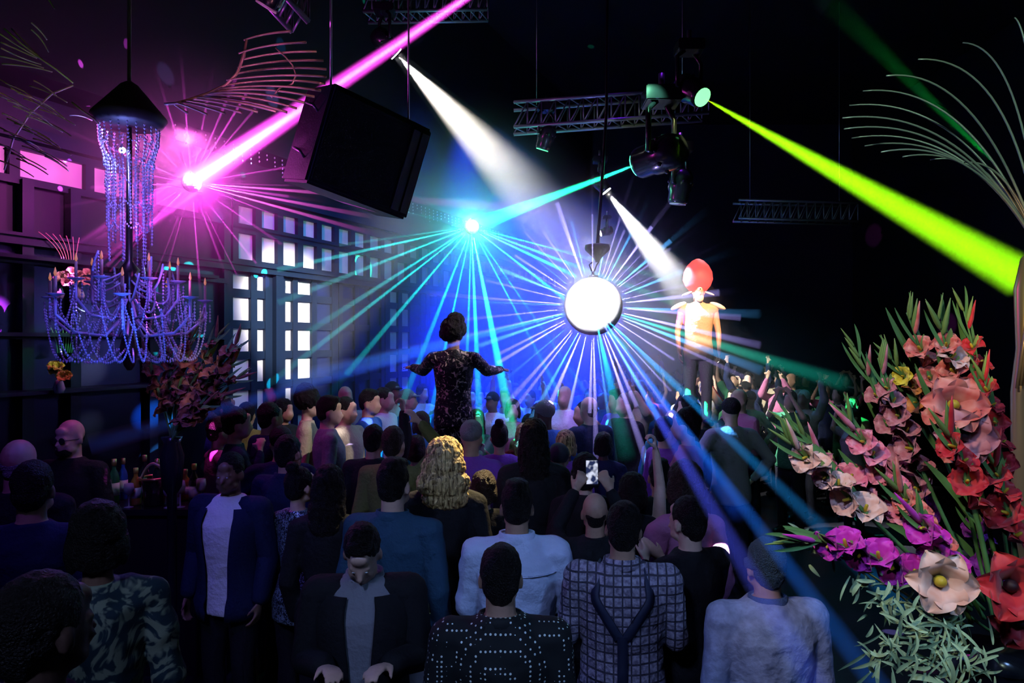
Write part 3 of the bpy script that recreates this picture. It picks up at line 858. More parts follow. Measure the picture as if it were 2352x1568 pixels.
recolour([c for c in t.children if c.name.startswith('cap')][0], mat('knitted_cap_wool', (.05, .10, .16), .9, bump=1., bscale=200))
collar(t, ms, mat('jacket_rib', (.05, .10, .25), .8, bump=.5, bscale=90), .040)
bm = BM(); hm = ms['hm']; rr = [(.0835, .050), (.086, .056), (.086, .085), (.083, .092)]
lathe(bm, [(.07, .045)] + rr + [(.07, .096)], 24, hm @ Matrix.Translation((0, -.016, 0)) @ Matrix.Rotation(R(-14), 4, 'X') @ Matrix.Diagonal((1, 1.18, 1, 1))); build('cap_cuff', bm, MATS['knitted_cap_wool'], t, True)
t, ms = hero(906, 1112, 3.55, 'person with dark hair in a teal blue suit jacket and light trousers, back to us', 0, 'dark', 'suit', rz=-14, bulk=1.08, hair='quiff', topname='jacket', wr=.008)
collar(t, ms, C_['suit'], .04); recolour([c for c in t.children if c.name.startswith('trousers')][0], cloth('light_trouser_cloth', (.30, .26, .30)))
t, ms = hero(832, 1256, 2.85, 'person facing us and looking down, grey shirt under an open black jacket', 0, 'dark', 'grey', rz=184, hair='quiff', nod=34, wr=.006, pose='front', bulk=1.03)
# his open jacket: two fronts and a back, with sleeves
def open_jacket(root, ms, m, gap0=38, gap1=16, low=.78, high=1.44):
    bm = BM(); rows = []; g = .012
    for i in range(15):
        z = low + (high - low) * i / 14
        gap = gap1 + (gap0 - gap1) * (i / 14)
        zz = max(z, .845); row = []
        for k in range(29):
            a = 90 + gap / 2 + (360 - gap) * k / 28
            p = torso_point(ms, a, zz, g + .010 + (.03 if z < .9 else 0)); p.z = z; row.append(p)
        rows.append(row)
    out = [[bm.verts.new(p) for p in r] for r in rows]
    inn = [[bm.verts.new(Vector((p.x * .955, p.y * .955, p.z))) for p in r] for r in rows]
    nR, nC = len(rows), 29
    for i in range(nR - 1):
        for k in range(nC - 1):
            bm.faces.new((out[i][k], out[i][k + 1], out[i + 1][k + 1], out[i + 1][k])); bm.faces.new((inn[i][k], inn[i + 1][k], inn[i + 1][k + 1], inn[i][k + 1]))
        for k in (0, nC - 1): bm.faces.new((out[i][k], out[i + 1][k], inn[i + 1][k], inn[i][k]))
    for i in (0, nR - 1):
        for k in range(nC - 1): bm.faces.new((out[i][k], out[i][k + 1], inn[i][k + 1], inn[i][k]))
    for i in (0, 1):
        x = (-1, 1)[i]; s = Vector((x * ms['param']['sw'], -.012, ms['param']['sz'])); e = s + ms['arms'][i][0]; w_ = s + ms['arms'][i][1]
        cap(bm, (x * .10, -.015, 1.425), s, .078, .084); cap(bm, s, e, .084, .066); cap(bm, e, e.lerp(w_, .9), .066, .054)
    return build('jacket', bm, m, root, True)
ms['arms'] = POSES['front']; open_jacket(t, ms, C_['black']); collar(t, ms, C_['grey'], .04)
t, ms = hero(1022, 1056, 4.05, 'person with long wavy blond hair lit amber, in front of the performer', 0, 'blond', 'black', hair='wild', female=True, wr=.006)
t, ms = hero(527, 1086, 4.2, 'person with violet lit face in a white tee under a dark blue blazer', 2, 'dark', 'white', rz=168, hair='short', bulk=1.05, sleeve='short', turn=10)
ms['arms'] = POSES['down']; open_jacket(t, ms, C_['navy'], 60, 34)
t, ms = hero(664, 1040, 4.7, 'person with short black hair in a navy jacket, back to us before the doors', 1, 'dark', 'navy', rz=-18, bulk=1.1, topname='jacket'); collar(t, ms, C_['navy'])
hero(757, 1118, 3.6, 'person with long black hair, dark from behind, beside the teal suit', 1, 'dark', 'black', female=True, hair='long', rz=-6)
hero(690, 1115, 3.95, 'person in a dark top with teal sequins between the blazer and the long black hair', 0, 'dark', 'silver', female=True, hair='bun', rz=-30)
t, ms = hero(1366, 1176, 3.75, 'balding person holding a phone up at the end of both arms', 1, 'dark', 'black', hair='bald', pose='phone', nod=-6, grip=.5)
# the phone held in both hands
w0 = V(*((-1) * ms['param']['sw'], -.012, ms['param']['sz'])) + POSES['phone'][0][1]; w1 = V(ms['param']['sw'], -.012, ms['param']['sz']) + POSES['phone'][1][1]
pc = t.matrix_basis @ ((w0 + w1) / 2 + V(0, .035, .12)) if False else (Matrix.Translation(t.location) @ Matrix.Diagonal((*t.scale, 1))) @ ((w0 + w1) / 2 + V(0, .04, .115))
M_phone = mat('phone_case', (.02, .02, .025), .3)
def screen_pat(nt, tc, b):
    N, L = nt.nodes.new, nt.links.new
    n = N('ShaderNodeTexNoise'); n.inputs['Scale'].default_value = 28; n.inputs['Detail'].default_value = 1; L(tc.outputs['Object'], n.inputs['Vector'])
    r = N('ShaderNodeValToRGB'); r.color_ramp.elements[0].position = .45; r.color_ramp.elements[1].position = .6; r.color_ramp.elements[0].color = (.02, .03, .10, 1); r.color_ramp.elements[1].color = (.75, .8, 1, 1)
    L(n.outputs['Fac'], r.inputs[0]); L(r.outputs[0], b.inputs['Emission Color']); b.inputs['Emission Strength'].default_value = .9
M_screen = mat('phone_screen', (.01, .01, .01), .2, pattern=screen_pat)
def phone(c, rz, label, tilt=8):
    t = empty('smartphone', c, rz, label, 'phone'); t.rotation_euler.x = R(-tilt)
    bm = BM(); box(bm, -.037, .037, -.004, .004, -.075, .075); bmesh.ops.bevel(bm, geom=bm.edges[:], offset=.0035, segments=2, affect='EDGES'); build('case', bm, M_phone, t)
    bm = BM(); box(bm, -.033, .033, -.0052, -.0038, -.066, .066); build('screen', bm, M_screen, t)
    return t
phone(P(1405, 1100, pc.y), 0, 'lit smartphone held up by the balding person to film the ball')
t.rotation_euler.z = 0
# move him so that his hands meet the phone
dx = P(1405, 1100, pc.y).x - pc.x
ph = [o for o in COL.objects if o.name.startswith('smartphone')][0]; ph.location = pc
hero(1452, 1128, 4.1, 'person stretching one bare arm high beside the smartphone', 0, 'dark', 'black', female=True, hair='bob', sleeve='none', arms=[POSES['down'][0], (V(.02, .06, .26), V(-.01, .05, .50))], grip=.9)
# ---- left edge
hero(45, 1062, 3.7, 'hairless person glowing violet at the left edge, the farther of two heads', 1, 'grey', 'black', hair='bald', rz=10, topname='jacket')
hero(78, 1122, 3.2, 'person with violet flecked dark hair at the left edge, before the hairless one', 1, 'dark', 'navy', hair='short', rz=14, topname='jacket')
t, ms = hero(160, 1004, 4.9, 'bearded person with glasses lit violet, facing us by the bar', 0, 'dark', 'black', rz=172, hair='bald')
hm = ms['hm']
bm = BM()
for x in (-1, 1): lathe(bm, [(.019, 0), (.022, .001), (.022, .004), (.019, .005)], 16, hm @ Matrix.Translation((x * .027, .103, .047)) @ Matrix.Rotation(R(90), 4, 'X')); tube(bm, [hm @ Vector((x * .048, .10, .05)), hm @ Vector((x * .078, .0, .052))], .0022, 6)
tube(bm, [hm @ Vector((-.007, .106, .05)), hm @ Vector((.007, .106, .05))], .002, 6); build('glasses', bm, M_black, t, True)
bm = BM(); bmesh.ops.create_uvsphere(bm, u_segments=14, v_segments=10, radius=1, matrix=hm @ Matrix.Translation((0, .050, -.030)) @ Matrix.Diagonal((.052, .046, .036, 1))); 
build('beard', bm, HAIRM['dark'], t, True)
hero(105, 1440, 1.62, 'large dark head of the person nearest to us at the lower left', 3, 'dark', 'black', hair='short', rz=-20, bulk=1.1)
hero(222, 1232, 2.5, 'person in a loose teal shirt with pale swirls at the lower left', 2, 'dark', 'floral', hair='bob', rz=40, female=True, wr=.012)
# ---- middle rows
hero(1226, 1005, 4.75, 'person with long glossy black hair standing between the blond hair and the raised arm', 1, 'dark', 'black', female=True, hair='long')
hero(1147, 1003, 5.9, 'person with a black bun and a magenta collar right of the blond hair', 1, 'dark', 'purple', female=True, hair='bun')
hero(1282, 1052, 4.75, 'person with a dark cap low between black hair and phone', 1, 'blackcap', 'black', hair='cap', rz=10)
hero(1345, 1082, 4.4, 'person in black with a bob, left of the smartphone', 0, 'dark', 'black', hair='bob', female=True, rz=-10)
hero(1110, 1120, 3.95, 'person in black with a brown bob right below the blond hair', 0, 'brown', 'black', hair='bob', female=True, rz=12)
hero(1570, 1110, 3.9, 'person in a violet lit blouse crossed by the blue beams', 0, 'brown', 'pink', hair='bob', female=True, rz=20, wr=.012)
hero(1575, 975, 5.4, 'person with violet lit bare shoulder kissing distance from a neighbour, right of the raised arm', 0, 'dark', 'pink', hair='bun', rz=60, female=True, sleeve='none')
hero(1532, 990, 5.7, 'person with violet lit cheek facing a neighbour, right of the raised arm', 0, 'dark', 'purple', hair='short', rz=-70)
hero(1515, 1095, 4.5, 'person in black behind the grey plaid shirt', 1, 'dark', 'black', hair='quiff', rz=-5)
hero(1578, 1195, 3.3, 'person in black between the plaid shirt and the pale jacket', 0, 'dark', 'black', hair='short', rz=30, pose='clap')
hero(985, 1160, 3.1, 'person in black right of the teal suit jacket, mostly in the dark', 1, 'brown', 'black', hair='short', rz=-8) if False else None
# ---- lit faces by the white doors
hero(757, 945, 6.25, 'person with dark quiff in a grey jacket, face lit in profile before the doors', 0, 'dark', 'grey', rz=-70, hair='quiff', topname='jacket')
hero(797, 942, 6.75, 'person with white lit face and dark hair between grey jacket and blue shirt', 0, 'dark', 'cream', rz=-112, hair='short')
hero(850, 925, 7.1, 'person in a blue shirt with dark wavy hair, left of the white tee', 1, 'dark', 'blue', rz=-100, hair='quiff')
hero(884, 917, 7.7, 'person in a white tee glowing pale violet near the doors', 0, 'brown', 'white', rz=-105, hair='short', sleeve='short')
hero(710, 928, 7.0, 'person with dark curls and a cream top before the lit panes', 0, 'dark', 'cream', rz=-80, hair='afro', female=True)
hero(938, 918, 8.2, 'person with a pale cap in profile, left of the performer', 0, 'grey', 'blue', rz=-100, hair='cap')
hero(622, 958, 6.0, 'person with black hair and dark blue jacket just before the doors', 1, 'dark', 'navy', rz=-40, hair='short')
hero(545, 972, 5.6, 'person with lit cheek and hand at the mouth below the left door', 0, 'dark', 'navy', rz=-60, hair='bun', female=True, arms=[POSES['down'][0], (V(.06, .10, -.24), V(-.12, .17, .02))])
hero(512, 938, 6.3, 'person with short dark hair tall behind the lit cheek below the left door', 2, 'dark', 'blue', rz=-60, hair='short')
hero(505, 990, 5.95, 'person with pale shoulder leaning at the bar end', 0, 'brown', 'pink', rz=-50, hair='bun', female=True, sleeve='none')
hero(905, 1018, 5.0, 'person in olive with an arm bent over the head, left of the blond hair', 0, 'brown', 'olive', rz=-12, hair='short', arms=[POSES['down'][0], (V(.14, .05, .20), V(.02, -.02, .37))])
hero(860, 1010, 5.2, 'person in black raising one fist left of the blond hair', 1, 'dark', 'black', rz=-12, hair='short', arms=[POSES['down'][0], (V(.04, .08, .24), V(.02, .10, .44))], grip=1.0)
hero(955, 1030, 5.2, 'person with brown bob just behind the blond hair', 0, 'brown', 'olive', rz=6, hair='bob', female=True)

# ---- the performer on a podium
def podium(c, r, h, label):
    t = empty('podium', (c[0], c[1], 0), 0, label, 'podium')
    bm = BM(); lathe(bm, [(r * .96, 0), (r * .96, h - .06), (r * .9, h - .06), (r * .9, h - .04)], 28); build('drum', bm, M_black, t)
    bm = BM(); lathe(bm, [(r, h - .06), (r, h), (r * .5, h)], 28); build('platform', bm, M_blackgloss, t)
pp = P(1042, 765, 6.3)
t, ms = hero(1042, 768, 6.3, 'performer seen from behind, arms flung wide, big round dark hair and glittering suit', 2, 'dark', 'sequin', fixed=.98, pose='spread', spread=1.3, grip=.15, hair='afro', free=True, wr=.006, topname='sequin_top', bulk=.96)
recolour([c for c in t.children if c.name.startswith('trousers')][0], C_['sequin'])
podium((t.location.x, t.location.y), .42, t.location.z, 'round black podium under the performer')
# ---- the orange lit dancer above the crowd
t, ms = hero(1604, 668, 8.5, 'dancer lit orange above the crowd, white mask face and tall red headdress', 0, 'dark', 'cream', fixed=1.0, rz=176, hair='bald', free=True, top='shirt', sleeve='none', pose='down', topname='bodice', fit=.010)
recolour([c for c in t.children if c.name.startswith('trousers')][0], C_['cream'])
podium((t.location.x, t.location.y), .40, t.location.z, 'round black podium under the orange lit dancer')
DANCER = t; hm = ms['hm']
M_red = mat('glowing_red_feather', (.85, .03, .05), .6, emit=(1, .10, .08), es=1.2)  # the headdress glow is put into the feather by emission
bm = BM(); lathe(bm, [(.10, .03), (.15, .09), (.18, .17), (.17, .26), (.13, .34), (.07, .40), (.02, .425)], 20, hm @ Matrix.Translation((0, -.03, .03)))
build('headdress', bm, M_red, t, True)
M_mask = mat('white_mask', (.85, .8, .75), .5)
bm = BM()
for z, r in ((.075, .030), (-.03, .05)): ball(bm, hm @ Vector((.0, .085 if z > 0 else .075, z)), (r, .03, r), 14, 10)
build('mask', bm, M_mask, t, True)
bm = BM(); ball(bm, hm @ Vector((0, .118, .078)), .010, 10, 8); build('mask_jewel', bm, M_black, t, True)
for x in (-1, 1):
    bm = BM(); M_ = Matrix.Translation((x * .235, -.01, 1.455)) @ Matrix.Rotation(R(x * 24), 4, 'Y')
    bmesh.ops.create_uvsphere(bm, u_segments=14, v_segments=8, radius=1, matrix=M_ @ Matrix.Diagonal((.105, .07, .035, 1))); build('shoulder_piece', bm, M_mask, t, True)
    bm = BM(); bmesh.ops.create_uvsphere(bm, u_segments=12, v_segments=8, radius=1, matrix=hm @ Matrix.Translation((x * .13, 0, .03)) @ Matrix.Rotation(R(x * 20), 4, 'Y') @ Matrix.Diagonal((.07, .02, .014, 1))); build('ear_wing', bm, M_mask, t, True)
spot((2.2, 5.6, 4.6), P(1604, 720, 8.5), 15, 2200, (1.0, .45, .20), .03, .6)
spot((2.9, 8.2, 4.6), P(1608, 640, 8.5), 26, 130, (1.0, .15, .08), .03, .6)

# ---- the crowd
TPL = []
spec = [dict(pose='up2', hair='short'), dict(pose='down', hair='short'), dict(pose='up1', hair='quiff', sleeve='short'), dict(pose='phone', hair='short'), dict(pose='clap', hair='quiff'),
        dict(pose='up2', hair='long', female=True, sleeve='none'), dict(pose='down', hair='bob', female=True), dict(pose='up1', hair='bun', female=True, sleeve='none'),
        dict(pose='clap', hair='long', female=True, sleeve='short'), dict(pose='hips', hair='cap'), dict(pose='front', hair='bald'), dict(pose='phone', hair='pony', female=True, sleeve='short')]
HN = {'short': 'short hair', 'quiff': 'swept up hair', 'long': 'long hair', 'bob': 'a bob', 'bun': 'a bun', 'cap': 'a cap', 'bald': 'a shaved head', 'pony': 'a ponytail'}
PN = {'up2': 'both arms up', 'up1': 'one arm up', 'down': 'arms down', 'phone': 'both hands raised in front', 'clap': 'hands together', 'hips': 'hands at the hips', 'front': 'forearms forward'}
for k, sp in enumerate(spec):
    TPL.append((sp, person_meshes(vox=.017, seed=k * 3.1, wr=.007, **sp)))
def anchor(px, Y):
    if px < 640: return 'by the left door' if Y > 5.5 else 'by the bar end'
    if px < 960: return ('by the lit door' if Y < 8 else 'along the panelled wall' if Y < 11 else 'in the far corner')
    if px < 1130: return ('close behind the performer' if Y < 9 else 'well behind the performer' if Y < 12 else 'far behind the performer')
    if px < 1270: return ('right of the performer' if Y < 8 else 'below the green rays' if Y < 11 else 'farthest below the green rays')
    if px < 1460: return ('below the large ball' if Y < 8 else 'beyond the large ball' if Y < 11 else 'far beyond the large ball')
    if px < 1680: return ('before the orange dancer' if Y < 8 else 'beside the orange dancer' if Y < 11 else 'far behind the orange dancer')
    return ('near the flowers' if Y < 8 else 'right of the orange dancer' if Y < 11 else 'at the dark right')
used = set(); firsts = {}; n_crowd = 0
pts = list(TAKEN)
cr = random.Random(5)
cand = []
for _ in range(9000):
    Y = cr.uniform(5.2, 14.5) ; px = cr.uniform(560, 1960)
    cand.append((Y, px))
cand.sort(key=lambda c: c[0] + cr.uniform(-.6, .6))
TOPC = ['black', 'white', 'grey', 'blue', 'navy', 'red', 'pink', 'olive', 'green', 'purple', 'cream', 'teal']
for Y, px in cand:
    x = (px - 1176) / F * Y
    wl = -4.04 + .4525 * (Y - 5.5)
    if x < wl + .5: continue
    if (px > 1700 and Y < 8.6) or (px > 1560 and Y < 6.6): continue
    rmin = .54 if Y < 9 else .60
    if any((x - q[0]) ** 2 + (Y - q[1]) ** 2 < rmin * rmin for q in pts): continue
    if any((x - q[0]) ** 2 + (Y - q[1]) ** 2 < .70 ** 2 for q in ((-.53, 6.3), (2.27, 8.5))): continue
    k = cr.randrange(len(TPL)); sp, ms = TPL[k]
    if Y < 8.3 and sp['pose'] in ('up2', 'up1', 'phone'): k = cr.choice((1, 6, 9, 10)); sp, ms = TPL[k]
    an = anchor(px, Y)
    for _t in range(40):
        topc = cr.choice(TOPC); hc = cr.choice(['dark', 'dark', 'brown', 'blond' if sp.get('female') else 'grey'])
        hn = HN[sp['hair']]; hcol = {'dark': 'black', 'brown': 'brown', 'blond': 'blond', 'grey': 'grey'}[hc]
        if sp['hair'] == 'cap': hn = 'a ' + {'dark': 'black', 'brown': 'brown', 'grey': 'grey', 'blond': 'tan'}[hc] + ' cap'
        elif sp['hair'] == 'bald': hn = 'a shaved head'
        elif hn.startswith('a '): hn = 'a ' + hcol + hn[1:]
        else: hn = hn.replace('hair', hcol + ' hair')
        lab = 'dancer in %s, %s, %s, %s' % (topc, hn, PN[sp['pose']], an)
        if lab not in used: break
    used.add(lab)
    pts.append((x, Y)); n_crowd += 1
    # they look towards the performer, those in front of him towards the ball
    rz = math.atan2(-(-.5 - x), 6.3 - Y) if Y > 7.2 else cr.uniform(-.5, .5)
    rz += cr.uniform(-.45, .45)
    sc = cr.uniform(.94, 1.08) * (.95 if sp.get('female') else 1.0)
    sk = SK[cr.choice((0, 0, 1, 2, 3))]
    if k not in firsts:
        t = assemble(ms, (x, Y), rz, lab, sk, HAIRM[hc], C_[topc], scale=sc, group='crowd dancing in front of the stage'); firsts[k] = t
    else:
        copy_person(firsts[k], (x, Y), rz, sc, lab, 'crowd dancing in front of the stage', sk, HAIRM[hc], C_[topc])
print('CROWD', n_crowd)
# ---------------------------------------------------------------- rigging, lamps and loudspeakers
bpy.data.scenes.remove(WORK)
def moving_head(lens, d, label, size=.30, up=None, lit=(1, 1, 1), es=6., hang=True):
    """lamp on a yoke: its lens sits at lens and looks along d"""
    d = Vector(d).normalized(); t = empty('moving_head_lamp', lens, 0, label, 'stage light')
    M = look(-d).to_4x4()
    r = size * .30
    bm = BM(); lathe(bm, [(r * .82, .012), (r * .9, .02), (r * .98, .05), (r * .98, size * .35), (r * 1.12, size * .42), (r * 1.12, size * .8), (r * .8, size * .98), (r * .3, size * 1.03)], 18, M)
    for k in range(8):
        a = 2 * math.pi * k / 8; q = M @ Vector((r * 1.12 * math.cos(a), r * 1.12 * math.sin(a), size * .62)); ball(bm, q, size * .045, 6, 4)
    build('head', bm, M_blackgloss, t, True)
    bm = BM(); lathe(bm, [(r * .78, .001), (r * .78, .010), (r * .5, .016)], 18, M); build('lens', bm, mat('lamp_lens_%02d%02d%02d' % tuple(int(c * 99) for c in lit), (.8, .8, .8), .2, emit=lit, es=es), t, True)
    c = M @ Vector((0, 0, size * .55)); sx = r * 1.45
    bm = BM()
    a = Vector((0, 0, 1)).cross(d); a = a.normalized() if a.length > .1 else Vector((1, 0, 0))
    top = c + Vector((0, 0, size * .95))
    for s in (-1, 1): tube(bm, [c + a * s * r * 1.1, c + a * s * sx, c + a * s * sx + Vector((0, 0, size * .75)), top + a * s * r * .6], size * .055, 8)
    build('yoke', bm, M_blackgloss, t, True)
    bm = BM(); b0 = len(bm.verts); box(bm, -r * 1.1, r * 1.1, -r * 1.0, r * 1.0, 0, size * .28, lambda x, y, z: Vector((x, y, z)) + top - Vector((0, 0, .01))); bmesh.ops.bevel(bm, geom=bm.edges[:], offset=.01, segments=2, affect='EDGES')
    build('base', bm, M_blackgloss, t)
    bm = BM(); z1 = 7.9 - lens.z if not hang else size * .9
    tube(bm, [top + Vector((0, 0, size * .2)), top + Vector((0, 0, z1 if not hang else size * .55))], size * .06, 8); build('clamp', bm, M_steel, t, True)
    return t, Vector(lens) + top + Vector((0, 0, size * .5))
def truss(p0, p1, label, w=.28, n=14, hang=True):
    p0, p1 = Vector(p0), Vector(p1); d = (p1 - p0); u = d.normalized(); s = u.cross(Vector((0, 0, 1))).normalized() * w / 2; up = Vector((0, 0, w))
    t = empty('lighting_truss', p0, 0, label, 'truss')
    O = lambda q: q - p0
    for q in (s, -s, s + up, -s + up):
        bm = BM(); tube(bm, [O(p0 + q), O(p1 + q)], .022, 8); build('chord', bm, M_truss, t, True)
    bm = BM()
    for k in range(n):
        a, b = p0 + d * k / n, p0 + d * (k + 1) / n
        for q in (s, -s): tube(bm, [O(a + q), O(b + q + up)], .009, 6); tube(bm, [O(b + q), O(b + q + up)], .009, 6)
        tube(bm, [O(a + s), O(b - s)], .009, 6); tube(bm, [O(a + s + up), O(b - s + up)], .009, 6)
    build('lacing', bm, M_truss, t, True)
    if hang:
        for f in (.12, .88):
            bm = BM(); q = p0 + d * f + up; tube(bm, [O(q), O(Vector((q.x, q.y, 8.0)))], .006, 6); build('cable', bm, M_steel, t, True)
    return t
truss(P(1180, 300, 8.0), P(1620, 268, 8.0), 'horizontal lighting truss above the green beam')
truss(P(1690, 505, 11.5), P(1960, 512, 11.5), 'distant lighting truss low in the dark to the right', .30)
truss(P(840, 40, 8.6), P(1120, 35, 8.6), 'lighting truss carrying the broad white lamp', .3)
truss(P(560, -80, 4.6), P(690, 62, 4.9), 'lighting truss tipped pink at the top left', .22, 8)
moving_head(G1, S2 - G1, 'large moving lamp sending the green beam to the small ball', .50, lit=(.05, 1, .45), es=4)
moving_head(P(1556, 470, 7.2), (-.12, .1, -1), 'moving lamp hanging unlit under the green beam lamp', .36, lit=(.02, .03, .05), es=.2)
moving_head(P(1245, 345, 8.0), (-.3, .3, -1), 'moving lamp with a green glint on the truss', .30, lit=(.1, 1, .4), es=1.5)
moving_head(LW1 - (P(1265, 500, 9.2) - LW1).normalized() * .02, P(1265, 500, 9.2) - LW1, 'lamp sending the broad white beam', .34, es=12)
moving_head(LW2 - Vector((0, 0, .0)), P(1610, 720, 8.5) - LW2, 'lamp sending the white beam to the orange lit dancer', .26, es=14)
moving_head(LG - (P(2352, 640, 4.2) - LG).normalized() * .02, P(2352, 640, 4.2) - LG, 'lamp sending the thick yellow green beam', .36, lit=(.2, 1, .3), es=2)
moving_head(P(1378, 536, 7.32), (-1, 0, -.35), 'small lamp beside the ball hanger with five pale beams', .14, lit=(1, .95, .9), es=6)
spot(P(1500, 150, 6.0), P(1500, 330, 6.7), 40, 45, (.25, 1.0, .55), .03, .6)
spot(P(1620, 300, 6.0), P(1530, 330, 6.8), 40, 25, (.9, 1.0, .35), .03, .6)
# hanger of the large ball
t = empty('ball_hanger', S3 + Vector((0, 0, RB * 1.2)), 0, 'black rod and motor housing that carry the large mirror ball', 'hanger')
o0 = t.location.copy(); top = P(1398, 250, 6.5); top.z = 8.0
bm = BM(); tube(bm, [P(1372, 565, 6.5) - o0, P(1384, 400, 6.5) - o0, P(1393, 250, 6.5) - o0, top - o0], [.016, .016, .014, .014], 10); build('rod', bm, M_blackgloss, t, True)
bm = BM(); lathe(bm, [(.02, 0), (.03, .03), (.115, .115), (.118, .135), (.112, .16), (.03, .175)], 18, Matrix.Translation(P(1372, 602, 6.5) - o0)); build('motor_housing', bm, M_black, t, True)
bm = BM(); a = P(1368, 602, 6.5) - o0
for s in (-1, 1): tube(bm, [a + Vector((s * .03, 0, 0)), Vector((s * .035, 0, .06)), Vector((s * .012, 0, -.0))], .007, 8)
build('clevis', bm, M_blackgloss, t, True)
# hanging loudspeaker
M_grille = mat('speaker_grille', (.02, .02, .03), .5, metal=.4, bump=1.0, bscale=220)
def loudspeaker(c, rot, w_, d_, h_, label):
    t = empty('hanging_loudspeaker', c, 0, label, 'loudspeaker'); t.rotation_euler = rot
    bm = BM(); box(bm, -w_ / 2, w_ / 2, -d_ / 2, d_ / 2, -h_ / 2, h_ / 2); bmesh.ops.bevel(bm, geom=bm.edges[:], offset=.02, segments=2, affect='EDGES'); build('cabinet', bm, mat('speaker_paint', (.03, .028, .04), .45, spec=.5, bump=.2, bscale=80), t)
    bm = BM()
    box(bm, -w_ * .46, w_ * .28, -d_ / 2 - .012, -d_ / 2 + .001, -h_ * .44, h_ * .44); build('grille', bm, M_grille, t)
    bm = BM(); box(bm, w_ * .31, w_ * .38, -d_ / 2 - .016, -d_ / 2, -h_ * .44, h_ * .42); box(bm, w_ * .40, w_ * .47, -d_ / 2 - .016, -d_ / 2, -h_ * .44, h_ * .42); build('horn_panel', bm, mat('speaker_horn', (.30, .29, .27), .3, spec=.7), t)
    for s in (-1, 1):
        bm = BM(); Mi = t.matrix_basis.to_3x3() if False else Euler(rot).to_matrix()
        up = Mi.transposed() @ Vector((0, 0, 1)); q = Vector((s * w_ * .4, 0, h_ / 2))
        tube(bm, [q - up * .02, q + up * (7.95 - c[2])], .008, 6); build('cable', bm, M_steel, t, True)
    for z in (-.25, .22):
        bm = BM(); tube(bm, [Vector((-w_ / 2 - .0, -.10, h_ * z)), Vector((-w_ / 2 - .04, -.10, h_ * z + .03)), Vector((-w_ / 2 - .04, .06, h_ * z + .06)), Vector((-w_ / 2, .06, h_ * z + .06))], .010, 8); build('handle', bm, M_steel, t, True)
    return t
loudspeaker(P(822, 356, 5.3), (R(12), R(12), R(40)), .84, .50, .72, 'large black hanging loudspeaker, left side lit magenta')
moving_head(P(610, 18, 4.5), (-.6, .2, -1), 'lamp with pink lit housing at the top left', .30, lit=(.4, .1, .3), es=.3)
spot((-2.9, 3.9, 3.6), P(660, 340, 5.2), 26, 170, (1, .08, .7), .03, .6)
spot((-1.3, 3.4, 3.2), P(630, 20, 4.7), 30, 22, (1, .25, .7), .03, .6)

# fringe of cut stones along the edge of the soffit
bm = BM(); fr2 = random.Random(9)
def beads(bm, pts, r, gap):
    """little cut stones threaded along pts"""
    acc = 0.
    for i in range(len(pts) - 1):
        a, b = Vector(pts[i]), Vector(pts[i + 1]); L = (b - a).length; s = -acc
        while s + gap <= L + 1e-9:
            s += gap; p = a.lerp(b, s / L) if L else a
            q = [p + Vector(v) * r for v in ((1, 0, 0), (0, 1, 0), (-1, 0, 0), (0, -1, 0), (0, 0, 1.35), (0, 0, -1.35))]
            v = [bm.verts.new(x) for x in q]
            for f in ((0, 1, 4), (1, 2, 4), (2, 3, 4), (3, 0, 4), (1, 0, 5), (2, 1, 5), (3, 2, 5), (0, 3, 5)): bm.faces.new([v[j] for j in f])
        acc = L - s
s = 1.2
while s < 10.5:
    ln = .10 + .16 * abs(math.sin(s * 4.1)) * fr2.uniform(.5, 1)
    beads(bm, [WF(s, .5, 4.43), WF(s + .01, .5, 4.42 - ln)], .010, .045); s += .115
tag(build('bead_fringe', bm, mat('fringe_stone', (.8, .8, .9), .15, spec=1.0)), 'fringe of glittering stones hanging from the soffit edge over the panes', 'bead fringe', None, 'stuff')

# ---------------------------------------------------------------- wire palm on the right
M_wire = mat('silver_wire', (.62, .60, .55), .35, metal=.45, spec=.6)
M_gold = mat('brass_tube', (.75, .56, .28), .3, metal=.6)
PY = 3.0; CR = P(2392, 585, PY)
t = empty('wire_palm', P(2352, 1500, PY).xy.to_3d(), 0, 'tall brass wire palm at the right edge above the gladioli', 'wire sculpture')
o0 = t.location.copy()
bm = BM()
tube(bm, [Vector((P(2352, 700, PY).x, PY, 0)) - o0, P(2343, 900, PY) - o0, P(2352, 800, PY) - o0, P(2356, 665, PY) - o0, P(2368, 600, PY) - o0, CR + Vector((.02, 0, .06)) - o0], [.035, .035, .030, .044, .04, .03], 14); build('trunk', bm, M_gold, t, True)
bm = BM()
for k in range(7):
    x = P(2318 + k * 9, 0, PY).x; tube(bm, [Vector((x, PY - .045, P(0, 890 - 6 * (k % 3), PY).z)) - o0, P(2338 + k * 3, 760, PY) - o0 + Vector((0, -.045, 0)), P(2348 + k * 2, 670, PY) - o0 + Vector((0, -.045, 0))], [.006, .007, .006], 6)
build('root_wire', bm, M_gold, t, True)
tips = [(2330, 40, 15), (2211, 98, -8), (2109, 136, -22), (2036, 174, -26), (1982, 209, -28), (1951, 242, -30), (1935, 271, -34), (1939, 296, -42), (1956, 317, -44), (1986, 335, -46), (2024, 349, -44), (2073, 360, -38), (2136, 367, -30), (2206, 374, -22)]
for k, (x, y, dy) in enumerate(tips):
    Yt = PY + .25 * math.sin(k * 1.7); 
    fx = .62 if k > 2 else .80
    ctl = P(x + fx * (2385 - x), y + dy + (10 if k < 3 else 0), (PY + Yt) / 2)
    bm = BM(); pts = bez(P(x, y, Yt), ctl, CR, 22); tube(bm, [p - o0 for p in pts], [.0030 + .003 * (i / 22) for i in range(23)], 6); build('wire_strand', bm, M_wire, t, True)
